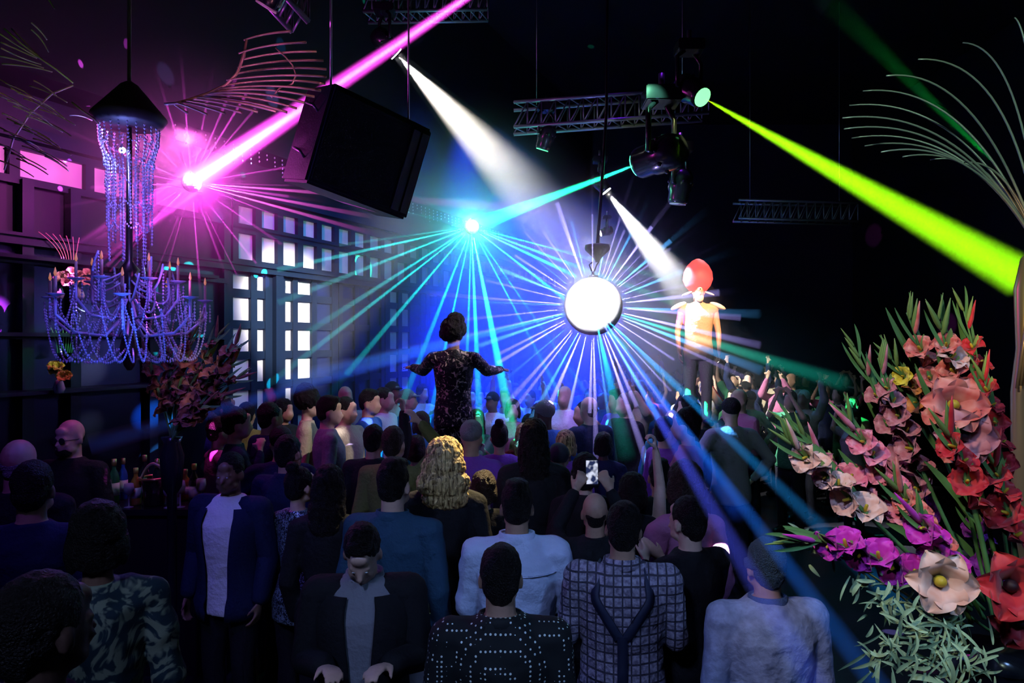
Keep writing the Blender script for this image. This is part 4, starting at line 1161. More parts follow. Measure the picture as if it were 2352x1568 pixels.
for k in range(9):
    a = R(-60 + 18 * k); e = CR + Vector((.45 + .35 * math.cos(a), .5 * math.sin(k * 2.1), .75 * math.sin(a + .5) + .3)); bm = BM()
    tube(bm, [p - o0 for p in bez(e, CR.lerp(e, .6) + Vector((0, 0, .35)), CR, 14)], .004, 6); build('wire_strand', bm, M_wire, t, True)
spot((1.2, 1.0, 3.6), P(2160, 330, 3.0), 44, 60, (.55, 1.0, .70), .03, .7)
spot((1.0, 1.2, 2.2), P(2340, 640, 3.0), 26, 40, (1.0, .70, .35), .03, .7)

# ---------------------------------------------------------------- palm shaped chandelier on the left
def crystal_pat(nt, tc, b): pass
M_crys = mat('cut_crystal', (.60, .60, .75), .12, spec=1.0)
M_frondw = mat('rose_wire', (.62, .40, .38), .4, metal=.3, spec=.5)
CY = 4.3; CC = P(297, 285, CY)
t = empty('chandelier', CC, 0, 'crystal palm chandelier with bead column and wire fronds hanging at the left', 'chandelier')
def C(px, py, Y=CY): return P(px, py, Y) - CC
bm = BM(); lathe(bm, [(.02, .26), (.05, .24), (.20, .06), (.215, .04), (.19, .0), (.175, -.01)], 24); tube(bm, [(0, 0, .2), (0, 0, 8 - CC.z)], .012, 8); build('crown', bm, M_black, t, True)
bm = BM(); lathe(bm, [(.012, C(0, 850).z), (.03, C(0, 840).z), (.055, C(0, 800).z), (.03, C(0, 760).z), (.02, C(0, 720).z), (.035, C(0, 640).z), (.06, C(0, 620).z), (.02, C(0, 600).z), (.015, -.02)], 16); build('stem', bm, mat('chandelier_metal', (.10, .07, .06), .3, metal=.8), t, True)
zb = C(0, 610).z
for k in range(22):
    a = 2 * math.pi * k / 22; r0 = .168; r1 = .115 + .02 * math.sin(k * 2.3)
    pts = [(r0 * math.cos(a), r0 * math.sin(a), -.01), (r0 * .97 * math.cos(a + .05), r0 * .97 * math.sin(a + .05), -.12), (r1 * math.cos(a + .1), r1 * math.sin(a + .1), -.25), (r1 * .95 * math.cos(a + .15), r1 * .95 * math.sin(a + .15), zb * (.72 + .26 * (k % 3) / 2))]
    bm = BM(); beads(bm, pts, .0085, .0215); build('bead_string', bm, M_crys, t)
for k in range(5):
    z = -.10 - .13 * k; r = .15 - .01 * k; n = 10; bm = BM(); pts = []
    for i in range(61):
        a = 2 * math.pi * i / 60; pts.append((r * math.cos(a), r * math.sin(a), z - .035 * abs(math.sin(a * 5))))
    beads(bm, pts, .006, .015); build('bead_garland', bm, M_crys, t)
M_candle = mat('candle_sleeve', (.55, .40, .25), .5)
M_flame = mat('candle_bulb', (1, .5, .2), .3, emit=(1, .35, .12), es=.35)
for k in range(14):
    a = 2 * math.pi * k / 14 + .2; big_ = k % 2; rr = (.44 if big_ else .28); z0 = C(0, 690 if big_ else 650).z; ca, sa = math.cos(a), math.sin(a)
    bm = BM(); prof = [(.03, z0 - .10), (rr * .35, z0 - .22), (rr * .75, z0 - .20), (rr, z0 - .10), (rr, z0)]
    tube(bm, [(r * ca, r * sa, z) for r, z in prof], .009, 8); arm = build('arm', bm, M_crys, t, True)
    bm = BM(); lathe(bm, [(.008, z0), (.045, z0 + .012), (.048, z0 + .018), (.012, z0 + .02)], 14, Matrix.Translation((rr * ca, rr * sa, 0))); build('drip_pan', bm, M_crys, arm, True)
    bm = BM(); tube(bm, [(rr * ca, rr * sa, z0 + .015), (rr * ca, rr * sa, z0 + .115)], .009, 8); build('candle', bm, M_candle, arm, True)
    bm = BM(); lathe(bm, [(.004, z0 + .115), (.009, z0 + .13), (.004, z0 + .155), (.001, z0 + .165)], 8, Matrix.Translation((rr * ca, rr * sa, 0))); build('flame_bulb', bm, M_flame, arm, True)
    bm = BM(); a2 = a + 2 * math.pi / 14; r2 = (.28 if big_ else .44); z2 = C(0, 650 if big_ else 690).z
    beads(bm, bez((rr * ca, rr * sa, z0), ((rr + r2) / 2 * math.cos((a + a2) / 2), (rr + r2) / 2 * math.sin((a + a2) / 2), z0 - .42), (r2 * math.cos(a2), r2 * math.sin(a2), z2), 14), .007, .017)
    for q in range(3): beads(bm, [((rr - .03 + .03 * q) * ca, (rr - .03 + .03 * q) * sa, z0), ((rr - .03 + .03 * q) * ca, (rr - .03 + .03 * q) * sa, z0 - .14 - .05 * (q % 2))], .008, .02)
    build('crystal_swag', bm, M_crys, arm)
for k in range(16):
    a = 2 * math.pi * k / 16 + .1; r_ = .14 + .08 * (k % 3); z0 = C(0, 700 - 22 * (k % 4)).z; bm = BM()
    tube(bm, bez((.03 * math.cos(a), .03 * math.sin(a), z0 + .03), (r_ * 1.2 * math.cos(a), r_ * 1.2 * math.sin(a), z0 - .16), (r_ * math.cos(a + .25), r_ * math.sin(a + .25), z0 + .12), 12), .0065, 6)
    beads(bm, [(r_ * math.cos(a + .25), r_ * math.sin(a + .25), z0 + .12), (r_ * math.cos(a + .25), r_ * math.sin(a + .25), z0 - .12)], .008, .02); build('scroll', bm, M_crys, t, True)
for k in range(18):
    a = 2 * math.pi * k / 18; bm = BM(); beads(bm, bez((.44 * math.cos(a), .44 * math.sin(a), C(0, 710).z), (.40 * math.cos(a + .2), .40 * math.sin(a + .2), C(0, 930).z), (.20 * math.cos(a + .45), .20 * math.sin(a + .45), C(0, 740).z), 16), .0075, .017); build('bead_festoon', bm, M_crys, t)
for k in range(10):
    a = 2 * math.pi * k / 10; bm = BM(); beads(bm, bez((.30 * math.cos(a), .30 * math.sin(a), C(0, 720).z), (.36 * math.cos(a + .3), .36 * math.sin(a + .3), C(0, 890).z), (.06 * math.cos(a + .5), .06 * math.sin(a + .5), C(0, 800).z), 14), .0075, .017); build('bead_festoon', bm, M_crys, t)
bm = BM(); ball(bm, C(281, 345, CY - .02), .020, 10, 8); build('lamp_bulb', bm, mat('blue_bulb', (.6, .7, 1), .3, emit=(.35, .5, 1), es=7), t, True)
point(P(281, 345, CY - .06), 6, (.20, .25, 1.0), .02); point(P(300, 480, CY - .3), 7, (.22, .14, 1.0), .02); point(P(300, 760, CY - .6), 8, (.05, .13, 1.0), .03); point(P(405, 640, CY - .2), 1.6, (.5, .08, .7), .03)  # first point is the bulb's; the others are added to brighten the crystals
# fronds: each a spine with wire ribs
def frond(spine, ribs, Y, m, w_=.0045):
    bm = BM(); tube(bm, [C(x, y, Y) for x, y in spine], [w_ * 1.5] * len(spine), 8); f = build('frond', bm, m, t, True)
    for x0, y0, xm, ym, x1, y1 in ribs:
        dy = rnd.uniform(-.12, .12); bm = BM()
        tube(bm, bez(C(x0, y0, Y), C(xm, ym, Y + dy * .5), C(x1, y1, Y + dy), 10), [w_ * (.9 + .05 * i) for i in range(11)], 6); build('rib', bm, m, f, True)
R1 = [(560, 92, 610, 74, 667, 72), (548, 122, 620, 98, 703, 97), (556, 137, 640, 116, 727, 118), (545, 156, 640, 134, 743, 139), (540, 170, 640, 148, 750, 159), (520, 184, 640, 166, 749, 176), (515, 196, 640, 175, 747, 192), (500, 205, 620, 188, 737, 208),
      (492, 210, 600, 196, 722, 222), (480, 214, 590, 206, 700, 236), (470, 217, 570, 214, 682, 249), (458, 220, 550, 222, 660, 258), (448, 222, 530, 226, 634, 256), (436, 226, 510, 232, 592, 257), (425, 230, 490, 238, 556, 259), (415, 233, 470, 243, 516, 260), (405, 236, 440, 246, 476, 263), (398, 238, 414, 250, 432, 260)]
frond([(378, 239), (405, 237), (440, 227), (480, 213), (520, 194), (545, 168), (560, 130), (566, 92)], R1, CY - .2, M_frondw, .0055)
for seg in ([(633, 110), (655, 130), (672, 150), (680, 172), (672, 192), (655, 200)], [(624, 225), (640, 205), (650, 197)], [(560, 118), (550, 150), (538, 180)]):
    bm = BM(); tube(bm, [C(x, y, CY - .2) for x, y in seg], .005, 6); build('cross_wire', bm, M_frondw, t, True)
M_greenw = mat('green_lit_wire', (.60, .62, .42), .4, metal=.3)
frond([(168, 190), (130, 160), (95, 136), (44, 96), (10, 66)], [(100, 140, 60, 100, 27, 66), (95, 136, 60, 118, 0, 78), (85, 134, 50, 118, 2, 97), (95, 148, 50, 135, 2, 110), (100, 156, 50, 138, 0, 129), (120, 165, 70, 150, 5, 147), (112, 120, 95, 85, 72, 68), (108, 92, 95, 70, 72, 52), (125, 20, 118, 8, 108, -6)], CY - .5, M_greenw, .0035)
RB_ = []
for k in range(34):
    x0 = 20 + (k * 37) % 120; y0 = 196 + (k * 23) % 190; ln = 45 + (k * 13) % 40
    RB_.append((x0 + ln * .5, y0 + 14 + ln * .1, x0, y0 - 4, x0 - ln * .55, y0 - 16))
frond([(168, 196), (120, 215), (70, 260), (30, 320), (10, 390)], RB_, CY - .5, M_frondw, .0033)
frond([(165, 235), (190, 255), (215, 272), (228, 285)], [(160, 265, 185, 262, 212, 276)], CY - .2, M_frondw, .004)
spot((-1.9, 2.2, 3.2), P(90, 130, 3.8), 30, 9, (.5, 1.0, .3), .03, .7)
spot((-.8, 2.6, 3.0), P(90, 300, 3.8), 34, 14, (1.0, .45, .35), .03, .7)
spot((-.2, 2.8, 3.0), P(600, 180, 4.1), 30, 34, (1.0, .38, .45), .03, .7)
# ---------------------------------------------------------------- bar with bottles and glasses
BX0, BX1, BY0, BY1, BZ = -3.02, -2.02, 4.97, 5.42, 1.2
t = empty('bar_counter', ((BX0 + BX1) / 2, BY0, 0), 0, 'dark bar counter at the left set with bottles and glasses', 'bar counter')
o0 = t.location.copy()
def lo(x, y, z): return Vector((x, y, z)) - o0
bm = BM(); box(bm, BX0 + .03, BX1 - .03, BY0 + .03, BY1, 0, BZ - .05, lo); build('body', bm, M_black, t)
bm = BM(); box(bm, BX0, BX1, BY0, BY1 + .02, BZ - .05, BZ, lo); bmesh.ops.bevel(bm, geom=bm.edges[:], offset=.008, segments=2, affect='EDGES'); build('countertop', bm, M_blackgloss, t)
M_gl = {'green': mat('green_glass', (.02, .12, .05), .08, spec=.9), 'clear': mat('clear_glassware', (.35, .38, .42), .06, spec=1.0), 'amber': mat('amber_glass', (.45, .20, .03), .08, spec=.9), 'blueg': mat('blue_glass', (.03, .10, .40), .08, spec=.9), 'dark': mat('dark_glass', (.02, .02, .02), .08, spec=.9)}
M_foil = mat('gold_foil', (.7, .5, .2), .3, metal=.8); M_lab = mat('paper_label', (.7, .65, .55), .7)
def bottle(px, y, g, label, h=.30, r=.037, lab=True):
    x = (px - 1176) / F * y
    t = empty('bottle', (x, y, BZ), 0, label, 'bottle', 'bottles on the bar')
    bm = BM(); lathe(bm, [(r * .9, 0), (r, .01), (r, h * .58), (r * .8, h * .68), (r * .38, h * .78), (r * .36, h * .97), (r * .42, h * .975), (r * .42, h)], 18); build('glass_body', bm, M_gl[g], t, True)
    bm = BM(); lathe(bm, [(r * .44, h * .86), (r * .47, h * .9), (r * .46, h * 1.005), (r * .2, h * 1.01)], 14); build('foil', bm, M_foil, t, True)
    if lab: bm = BM(); lathe(bm, [(r * .99, h * .2), (r * 1.02, h * .2), (r * 1.02, h * .48), (r * .99, h * .48)], 18); build('paper_label', bm, M_lab, t, True)
for a in ((262, 5.15, 'green', 'tall green bottle at the left end of the bar', .33), (283, 5.30, 'blueg', 'slim blue bottle behind the tall green one', .31, .032), (312, 5.12, 'amber', 'amber bottle with a cream label next to the ice bucket', .27),
          (402, 5.13, 'clear', 'clear bottle just right of the gold rimmed bucket', .29), (425, 5.28, 'amber', 'short amber bottle toward the right end of the bar', .23, .042), (446, 5.12, 'dark', 'dark bottle at the right end of the bar', .30), (332, 5.33, 'dark', 'dark bottle standing behind the ice bucket', .33)):
    bottle(*a)
def wineglass(px, y, label, h=.19):
    t = empty('wine_glass', ((px - 1176) / F * y, y, BZ), 0, label, 'glass', 'glasses on the bar')
    bm = BM(); lathe(bm, [(.033, 0), (.034, .003), (.005, .008), (.004, h * .48), (.006, h * .5)], 16); build('stem', bm, M_gl['clear'], t, True)
    bm = BM(); lathe(bm, [(.006, h * .5), (.030, h * .62), (.036, h * .78), (.030, h), (.028, h), (.033, h * .78), (.004, h * .55)], 18); build('bowl', bm, M_gl['clear'], t, True)
for a in ((244, 5.08, 'wine glass nearest the left end of the bar'), (296, 5.05, 'wine glass in front of the amber bottle', .17), (387, 5.04, 'small wine glass in front of the clear bottle', .15), (414, 5.05, 'wine glass before the short amber bottle'), (462, 5.08, 'wine glass at the right end of the bar', .2)):
    wineglass(*a)
t = empty('ice_bucket', ((355 - 1176) / F * 5.12, 5.12, BZ), 0, 'champagne bucket with a gold lit rim in the middle of the bar', 'bucket')
bm = BM(); lathe(bm, [(.055, 0), (.07, .01), (.095, .19), (.100, .20), (.094, .2), (.088, .19), (.065, .03)], 22); build('vessel', bm, mat('polished_bucket', (.25, .22, .18), .15, metal=.9), t, True)
bm = BM(); pts = [(.098 * math.cos(R(a)), .098 * math.sin(R(a)), .20) for a in range(0, 361, 15)]; tube(bm, pts, .010, 8, False); build('rim', bm, M_foil, t, True)
bm = BM(); tube(bm, bez((-.098, 0, .19), (0, -.03, .42), (.098, 0, .19), 14), .011, 8); build('handle', bm, mat('pale_gold', (.85, .75, .45), .3, metal=.3), t, True)
t = empty('champagne_bottle', ((355 - 1176) / F * 5.12 + .02, 5.12, BZ + .035), 0, 'champagne bottle standing in the gold rimmed bucket', 'bottle')
bm = BM(); lathe(bm, [(.036, 0), (.040, .01), (.040, .16), (.015, .24), (.014, .28)], 16); build('glass_body', bm, M_gl['green'], t, True)
bm = BM(); lathe(bm, [(.0155, .24), (.018, .25), (.017, .30), (.006, .305)], 14); build('foil', bm, M_foil, t, True)
spot((-1.6, 4.0, 3.0), ((340 - 1176) / F * 5.1, 5.12, 1.25), 20, 16, (1.0, .72, .35), .02, .6)
spot((-2.6, 4.2, 2.7), ((260 - 1176) / F * 5.1, 5.12, 1.3), 20, 6, (.6, .9, 1.0), .02, .6)

# ---------------------------------------------------------------- flowers
def petal_mat(name, c, c2=None, thr=.5):
    def f(nt, tc, b):
        N, L = nt.nodes.new, nt.links.new
        n = N('ShaderNodeTexNoise'); n.inputs['Scale'].default_value = 30; n.inputs['Detail'].default_value = 2; L(tc.outputs['Object'], n.inputs['Vector'])
        r = N('ShaderNodeValToRGB'); r.color_ramp.elements[0].position = .35; r.color_ramp.elements[1].position = .7
        r.color_ramp.elements[0].color = (*c, 1); r.color_ramp.elements[1].color = (*(c2 or [min(1, v * 1.6 + .03) for v in c]), 1); L(n.outputs['Fac'], r.inputs[0]); L(r.outputs[0], b.inputs['Base Color'])
    return mat(name, c, .5, spec=.3, sheen=.3, pattern=f)
PM = {'coral': petal_mat('coral_petal', (.75, .12, .09), (.90, .38, .28)), 'red': petal_mat('red_petal', (.50, .010, .025), (.72, .05, .05)), 'magenta': petal_mat('magenta_petal', (.55, .01, .38), (.75, .05, .60)),
      'rose': petal_mat('dusty_rose_petal', (.50, .14, .15), (.70, .32, .32)), 'peach': petal_mat('peach_petal', (.80, .42, .30), (.90, .66, .55)), 'pink': petal_mat('pink_petal', (.80, .14, .22), (.95, .40, .45)),
      'orange': petal_mat('orange_petal', (.75, .22, .04), (.85, .40, .10)), 'yellow': petal_mat('yellow_petal', (.80, .62, .02), (.9, .8, .1)), 'purple': petal_mat('purple_petal', (.18, .01, .25), (.30, .03, .42)), 'brick': petal_mat('brick_petal', (.22, .06, .04), (.36, .14, .09))}
M_leaf = mat('gladiolus_leaf', (.10, .26, .07), .5, spec=.4, vary=.4, bscale=12); M_bud = mat('green_bud', (.20, .34, .08), .5, vary=.3); M_heart = mat('flower_heart', (.55, .42, .03), .5); M_heartd = mat('dark_heart', (.02, .005, .01), .6)
M_pale = mat('pale_leaf', (.30, .45, .24), .5, spec=.4, vary=.35, bscale=10)
def bloom_mesh(seed, open_=1.0):
    r = random.Random(seed); bm = BM()
    for k in range(6):
        inner = k % 2; a0 = math.pi * k / 3 + r.uniform(-.12, .12); W_ = .030 if inner else .036; Ln = .052 * (1 if inner else 1.08); nu, nv = 10, 12; g = []
        curl = r.uniform(.6, 1.2) * open_; tw = r.uniform(-.3, .3)
        for j in range(nv + 1):
            f = j / nv; rad = .006 + .052 * f ** 1.35 * (.6 + .5 * open_); z = .052 * math.sin(min(f * 1.5, 1.5)) * 1.02 - (.022 * curl * max(0, f - .6) / .4)
            wv = W_ * math.sin(math.pi * min(1, .12 + .80 * f) ** .9) * (1 if f < .98 else .35)
            row = []
            for i in range(nu + 1):
                u = i / nu * 2 - 1; x = u * wv
                zz = z + (.014 * (u * u)) * (1 - f * .5) + .0028 * math.sin(u * 6 + f * 4 + seed + k) * f * f + tw * x * .3
                row.append(bm.verts.new((rad * math.cos(a0) - x * math.sin(a0), rad * math.sin(a0) + x * math.cos(a0), zz)))
            g.append(row)
        for j in range(nv):
            for i in range(nu): bm.faces.new((g[j][i], g[j][i + 1], g[j + 1][i + 1], g[j + 1][i]))
    me = bpy.data.meshes.new('bloom'); bm.normal_update(); bm.to_mesh(me); bm.free(); me.polygons.foreach_set('use_smooth', [True] * len(me.polygons)); me.materials.append(PM['coral'])
    return me
BLOOMS = [bloom_mesh(k, .7 + .12 * (k % 4)) for k in range(6)]
def bud_mesh():
    bm = BM(); lathe(bm, [(.002, 0), (.007, .010), (.008, .030), (.005, .058), (.001, .085)], 10); me = bpy.data.meshes.new('bud'); bm.to_mesh(me); bm.free(); me.polygons.foreach_set('use_smooth', [True] * len(me.polygons)); me.materials.append(M_bud); return me
BUD = bud_mesh()
def blade(bm, p0, p1, bend, w_, n=10, nrm=Vector((0, -1, .2)), mi=0):
    p0, p1 = Vector(p0), Vector(p1); c = (p0 + p1) / 2 + Vector(bend); pts = bez(p0, c, p1, n); prev = None
    for i, p in enumerate(pts):
        d = (pts[min(i + 1, n)] - pts[max(i - 1, 0)]).normalized(); s = d.cross(nrm).normalized(); f = i / n
        wv = w_ * (math.sin(math.pi * (.10 + .88 * f)) ** .7 if f < .97 else .08); k = d.cross(s).normalized() * wv * .25
        row = [bm.verts.new(p - s * wv), bm.verts.new(p + k), bm.verts.new(p + s * wv)]
        if prev:
            for q in (0, 1): bm.faces.new((prev[q], prev[q + 1], row[q + 1], row[q]))
        prev = row
fr_ = random.Random(3)
def gladiolus(tip, mid, base, Y, colour, label, t0=.22, t1=.72, n=7, size=1.0, group='gladioli in the arrangement', leaf=2, budn=4, Yb=None, heart=None, mcol=None):
    Yb = Yb or Y
    a, m_, b = P(*tip, Y), P(*mid, (Y + Yb) / 2), P(*base, Yb)
    pts = bez(a, m_, b, 30)
    t = empty('gladiolus', b, 0, label, 'flower', group)
    bm = BM(); tube(bm, [p - b for p in pts], [(.0016 + .0045 * min(1, i / 15)) * size for i in range(31)], 7); build('stem', bm, M_leaf, t, True)
    for k in range(budn):
        f = .02 + (t0 - .02) * (k + .5) / budn; p = pts[int(f * 30)]; d = (pts[int(f * 30)] - pts[int(f * 30) + 1]).normalized()
        sd = Vector((fr_.choice((-1, 1)) * 1., -.5, .2)); o = bpy.data.objects.new('bud', BUD); COL.objects.link(o); o.parent = t; o.location = p - b
        o.rotation_euler = (d * 1.6 + sd * .6).to_track_quat('Z', 'Y').to_euler(); o.scale = (size * (.6 + .5 * k / budn),) * 2 + (size * (.9 + .4 * k / budn),)
        if k >= budn - 1 and mcol is None: recolour(o, PM[colour])
    n = max(4, int(n * .8))
    for k in range(n):
        f = t0 + (t1 - t0) * (k + .5) / n; i = min(29, int(f * 30)); p = pts[i].lerp(pts[i + 1], f * 30 - i); d = (pts[i] - pts[i + 1]).normalized()
        side = d.cross(Vector((0, -1, 0))).normalized() * (1 if k % 2 else -1)
        out = (side * fr_.uniform(.3, 1.0) + Vector((0, -1, 0)) * fr_.uniform(.25, 1.0) + d * .75 + Vector((0, 0, -.1 * (k % 3)))).normalized()
        o = bpy.data.objects.new('bloom', BLOOMS[fr_.randrange(6)]); COL.objects.link(o); o.parent = t
        s = size * (.60 + .42 * f) * fr_.uniform(.85, 1.1); o.location = p - b - out * .012 * size; o.rotation_euler = out.to_track_quat('Z', 'Y').to_euler(); o.scale = (s,) * 3
        recolour(o, PM[colour] if not (mcol and k in mcol) else PM[mcol[k]])
        hb = BM(); lathe(hb, [(.003, .004), (.006, .02), (.005, .045), (.001, .050)], 8); h = build('stamen', hb, heart or M_heart, o, True)
        if k % 2 == 0:
            bm = BM(); blade(bm, p - b, p - b + (d * .8 - side * .35 + Vector((0, -.2, 0))) * .055 * size, (0, -.01, 0), .008 * size, 6); build('bract', bm, M_bud, t, True)
    for k in range(3):
        i0 = 3 + 4 * k; d = (pts[max(0, i0 - 3)] - pts[i0]).normalized(); sd = d.cross(Vector((0, -1, 0))).normalized() * (1, -1, .4)[k]; ln = (pts[0] - pts[i0]).length * .6 + .07 * size
        bm = BM(); blade(bm, pts[i0] - b, pts[i0] - b + d * ln + sd * .03 * size, sd * .012, .0055 * size, 10); build('leaf', bm, M_leaf, t, True)
    for k in range(leaf):
        f = .45 + .2 * k; p = pts[int(f * 30)]; q = pts[max(0, int((f - .38) * 30))] + Vector((fr_.uniform(-.08, .05), .04 + .03 * k, fr_.uniform(-.02, .05)))
        bm = BM(); blade(bm, p - b, q - b, (fr_.uniform(-.03, .03), .02, 0), .011 * size, 12); build('leaf', bm, M_leaf, t, True)
    return t
G = [((1803, 967), (1890, 1040), (2260, 1400), 2.05, 'pink', 'gladiolus with long bare green tip reaching farthest left, pink blooms below', .34, .72, 6, 1.0),
     ((1807, 1010), (1900, 1090), (2200, 1380), 1.95, 'peach', 'peach gladiolus lowest on the left flank, pale blooms beside the crowd', .16, .62, 8, 1.05),
     ((1945, 960), (2010, 1050), (2230, 1390), 2.0, 'pink', 'pink gladiolus with its big open bloom in the middle left', .18, .66, 7, 1.12),
     ((1957, 785), (2040, 960), (2230, 1400), 2.15, 'rose', 'tall dusty rose gladiolus with the forked green tip', .26, .68, 9, 1.0),
     ((2016, 822), (2050, 950), (2260, 1380), 2.1, 'rose', 'dusty rose gladiolus with orange buds right of the forked tip', .18, .62, 8, .95),
     ((2032, 810), (2110, 870), (2300, 1380), 2.25, 'orange', 'orange and yellow gladiolus leaning left under the red spike', .20, .5, 6, .95),
     ((2082, 718), (2130, 830), (2300, 1400), 2.2, 'coral', 'tallest coral gladiolus with a thin twisted green tip', .22, .66, 9, 1.05),
     ((2152, 728), (2200, 860), (2310, 1400), 2.05, 'coral', 'coral red gladiolus beside the tallest one, white throated bloom', .16, .62, 9, 1.1),
     ((2206, 692), (2260, 850), (2330, 1400), 2.4, 'red', 'dark red gladiolus standing back near the brass trunk', .22, .66, 8, 1.0),
     ((2255, 860), (2300, 960), (2345, 1400), 2.3, 'red', 'dim red gladiolus at the right below the brass trunk', .10, .6, 7, 1.05),
     ((2175, 990), (2230, 1080), (2290, 1420), 1.9, 'red', 'short bright red gladiolus in the middle of the flowers', .10, .6, 6, 1.15),
     ((1812, 1246), (1950, 1215), (2230, 1400), 1.85, 'magenta', 'magenta gladiolus lying low with a leafy tip over the pale jacket', .26, .80, 8, 1.05),
     ((2070, 1000), (2095, 1100), (2190, 1400), 2.2, 'magenta', 'upright magenta gladiolus half hidden among the rose ones', .10, .75, 7, .95),
     ((2110, 1190), (2150, 1250), (2230, 1430), 1.8, 'magenta', 'short magenta gladiolus above the big peach bloom', .08, .7, 4, 1.1),
     ((2060, 1120), (2130, 1210), (2260, 1420), 1.95, 'coral', 'coral gladiolus buried at the centre over the magenta blooms', .08, .75, 7, 1.1),
     ((2230, 1190), (2270, 1260), (2300, 1440), 2.1, 'purple', 'deep purple gladiolus in the shade at the right', .08, .8, 5, 1.05),
     ((2280, 1060), (2320, 1150), (2350, 1400), 2.0, 'red', 'red gladiolus at the right edge', .08, .7, 6, 1.15)]
for a in G:
    gladiolus(a[0], a[1], a[2], a[3], a[4], a[5], a[6], a[7], a[8], a[9], mcol={0: 'yellow', 3: 'yellow'} if a[4] == 'orange' else ({1: 'peach', 4: 'peach'} if 'white throated' in a[5] else None))
def lily(px, py, Y, colour, size, heart, label, d=(-.3, -1, .1)):
    c = P(px, py, Y); b = P(2290, 1460, 2.05); t = empty('open_flower', b, 0, label, 'flower')
    d = Vector(d).normalized(); bm = BM(); tube(bm, [p - b for p in bez(c - d * .01, c - d * .12 + Vector((.02, 0, -.06)), b, 14)], .0045, 7); build('stem', bm, M_leaf, t, True)
    bm = BM()
    o = bpy.data.objects.new('bloom', BLOOMS[3]); COL.objects.link(o); o.parent = t; o.location = c - b - d * .03; o.rotation_euler = d.to_track_quat('Z', 'Y').to_euler(); o.scale = (size,) * 3; recolour(o, PM[colour])
    hb = BM(); ball(hb, (0, 0, .022), (.012, .012, .014), 12, 8); build('heart', hb, heart, o, True)
lily(2160, 1335, 1.72, 'peach', 1.25, M_heart, 'wide open peach flower with a yellow heart at the bottom of the gladioli')
lily(2322, 1345, 1.70, 'red', 1.35, M_heartd, 'wide open red flower with a black heart at the right edge', (-.2, -1, .15))
lily(2345, 1430, 1.75, 'red', 1.1, M_heartd, 'dim red flower under the one with the black heart', (-.4, -1, -.2))
lily(2190, 930, 2.0, 'coral', 1.35, M_heart, 'large coral flower with pale throat in the upper middle of the flowers', (-.3, -1, .3))
lily(2215, 1000, 1.98, 'rose', 1.3, M_heartd, 'large dusty rose flower below the pale throated coral one', (-.2, -1, .0))
# sprigs of pale fine leaves spilling over the lower edge
def sprig(px, py, Y, n, R_, label, m, seed, ln=.07, drop=.5):
    r = random.Random(seed); c = P(px, py, Y); b = P(2230, 1500, 2.0); t = empty('leafy_sprig', b, 0, label, 'greenery', 'pale sprigs below the gladioli')
    bm = BM(); tube(bm, [p - b for p in bez(c, c + Vector((.08, .03, .03)), b, 12)], .003, 6); build('stem', bm, M_pale, t, True)
    bm = BM()
    for k in range(n):
        p = c + Vector((r.gauss(0, R_), r.gauss(0, R_ * .6), r.gauss(0, R_ * .8))); a = r.uniform(0, 2 * math.pi); L_ = ln * r.uniform(.4, 1.1)
        blade(bm, p - b, p - b + Vector((math.cos(a) * L_, r.uniform(-.4, .4) * L_, math.sin(a) * L_ - drop * .02)), (r.uniform(-.02, .02), -.01, r.uniform(-.015, .02)), r.uniform(.0025, .0055), 7, Vector((r.uniform(-.5, .5), -1, r.uniform(-.3, .6))))
    o = build('leaves', bm, m, t, True)
for k, (px, py, Y, n, rr) in enumerate(((2045, 1390, 1.75, 26, .035), (2100, 1440, 1.7, 30, .04), (2020, 1480, 1.7, 22, .035), (2150, 1500, 1.68, 30, .045), (2080, 1540, 1.62, 30, .04), (2220, 1540, 1.66, 26, .04), (2180, 1440, 1.75, 22, .04), (1870, 1270, 1.9, 12, .035), (2000, 1345, 1.85, 18, .035))):
    sprig(px, py, Y, n, rr, ['sprig of pale narrow leaves just under the magenta gladiolus', 'sprig of curling pale leaves left of the peach flower', 'sprig hanging lowest on the left beside the blue beam', 'sprig of curling leaves below the peach flower', 'sprig of pale leaves at the bottom edge', 'dim green sprig at the bottom right', 'sprig of pale leaves right under the peach flower', 'thin loose leaves drooping beside the cap of the pale jacket', 'yellowish sprig where the blue green beam ends'][k], M_pale, k + 1)
t = empty('flower_urn', (P(2290, 0, 2.05).x, 2.05, 0), 0, 'dark urn on a pedestal that holds the gladioli', 'urn')
zt = P(0, 1500, 2.05).z
bm = BM(); lathe(bm, [(.17, 0), (.17, .04), (.12, .06), (.12, zt - .42), (.16, zt - .40), (.16, zt - .36)], 24); build('pedestal', bm, M_black, t)
bm = BM(); lathe(bm, [(.07, zt - .36), (.05, zt - .32), (.13, zt - .2), (.15, zt - .08), (.12, zt - .02), (.14, zt)], 24); build('vessel', bm, M_blackgloss, t, True)

# dark arrangement at the left, behind the chandelier
GL = [((545, 788), (470, 870), 4.5), ((538, 830), (460, 890), 4.55), ((548, 868), (450, 900), 4.5), ((500, 770), (440, 860), 4.6), ((440, 772), (410, 870), 4.6), ((520, 905), (450, 930), 4.5), ((390, 790), (390, 880), 4.65), ((470, 930), (430, 945), 4.45), ((330, 810), (370, 900), 4.6)]
for k, (tp, md, Y) in enumerate(GL):
    gladiolus(tp, md, (395, 1010), Y, 'brick', ['brick brown gladiolus reaching highest toward the left door', 'brick brown gladiolus second toward the left door', 'brick brown gladiolus crossing the pane of the left door', 'brick gladiolus under the right chandelier arms', 'brick gladiolus straight above the ice bucket', 'brick gladiolus lowest toward the left door', 'brick gladiolus under the middle of the chandelier', 'short brick gladiolus over the bar end', 'brick gladiolus farthest left under the chandelier'][k],
              .06, .74, 7, 1.55, 'dark gladioli behind the bar', 3, 3, heart=M_heartd)
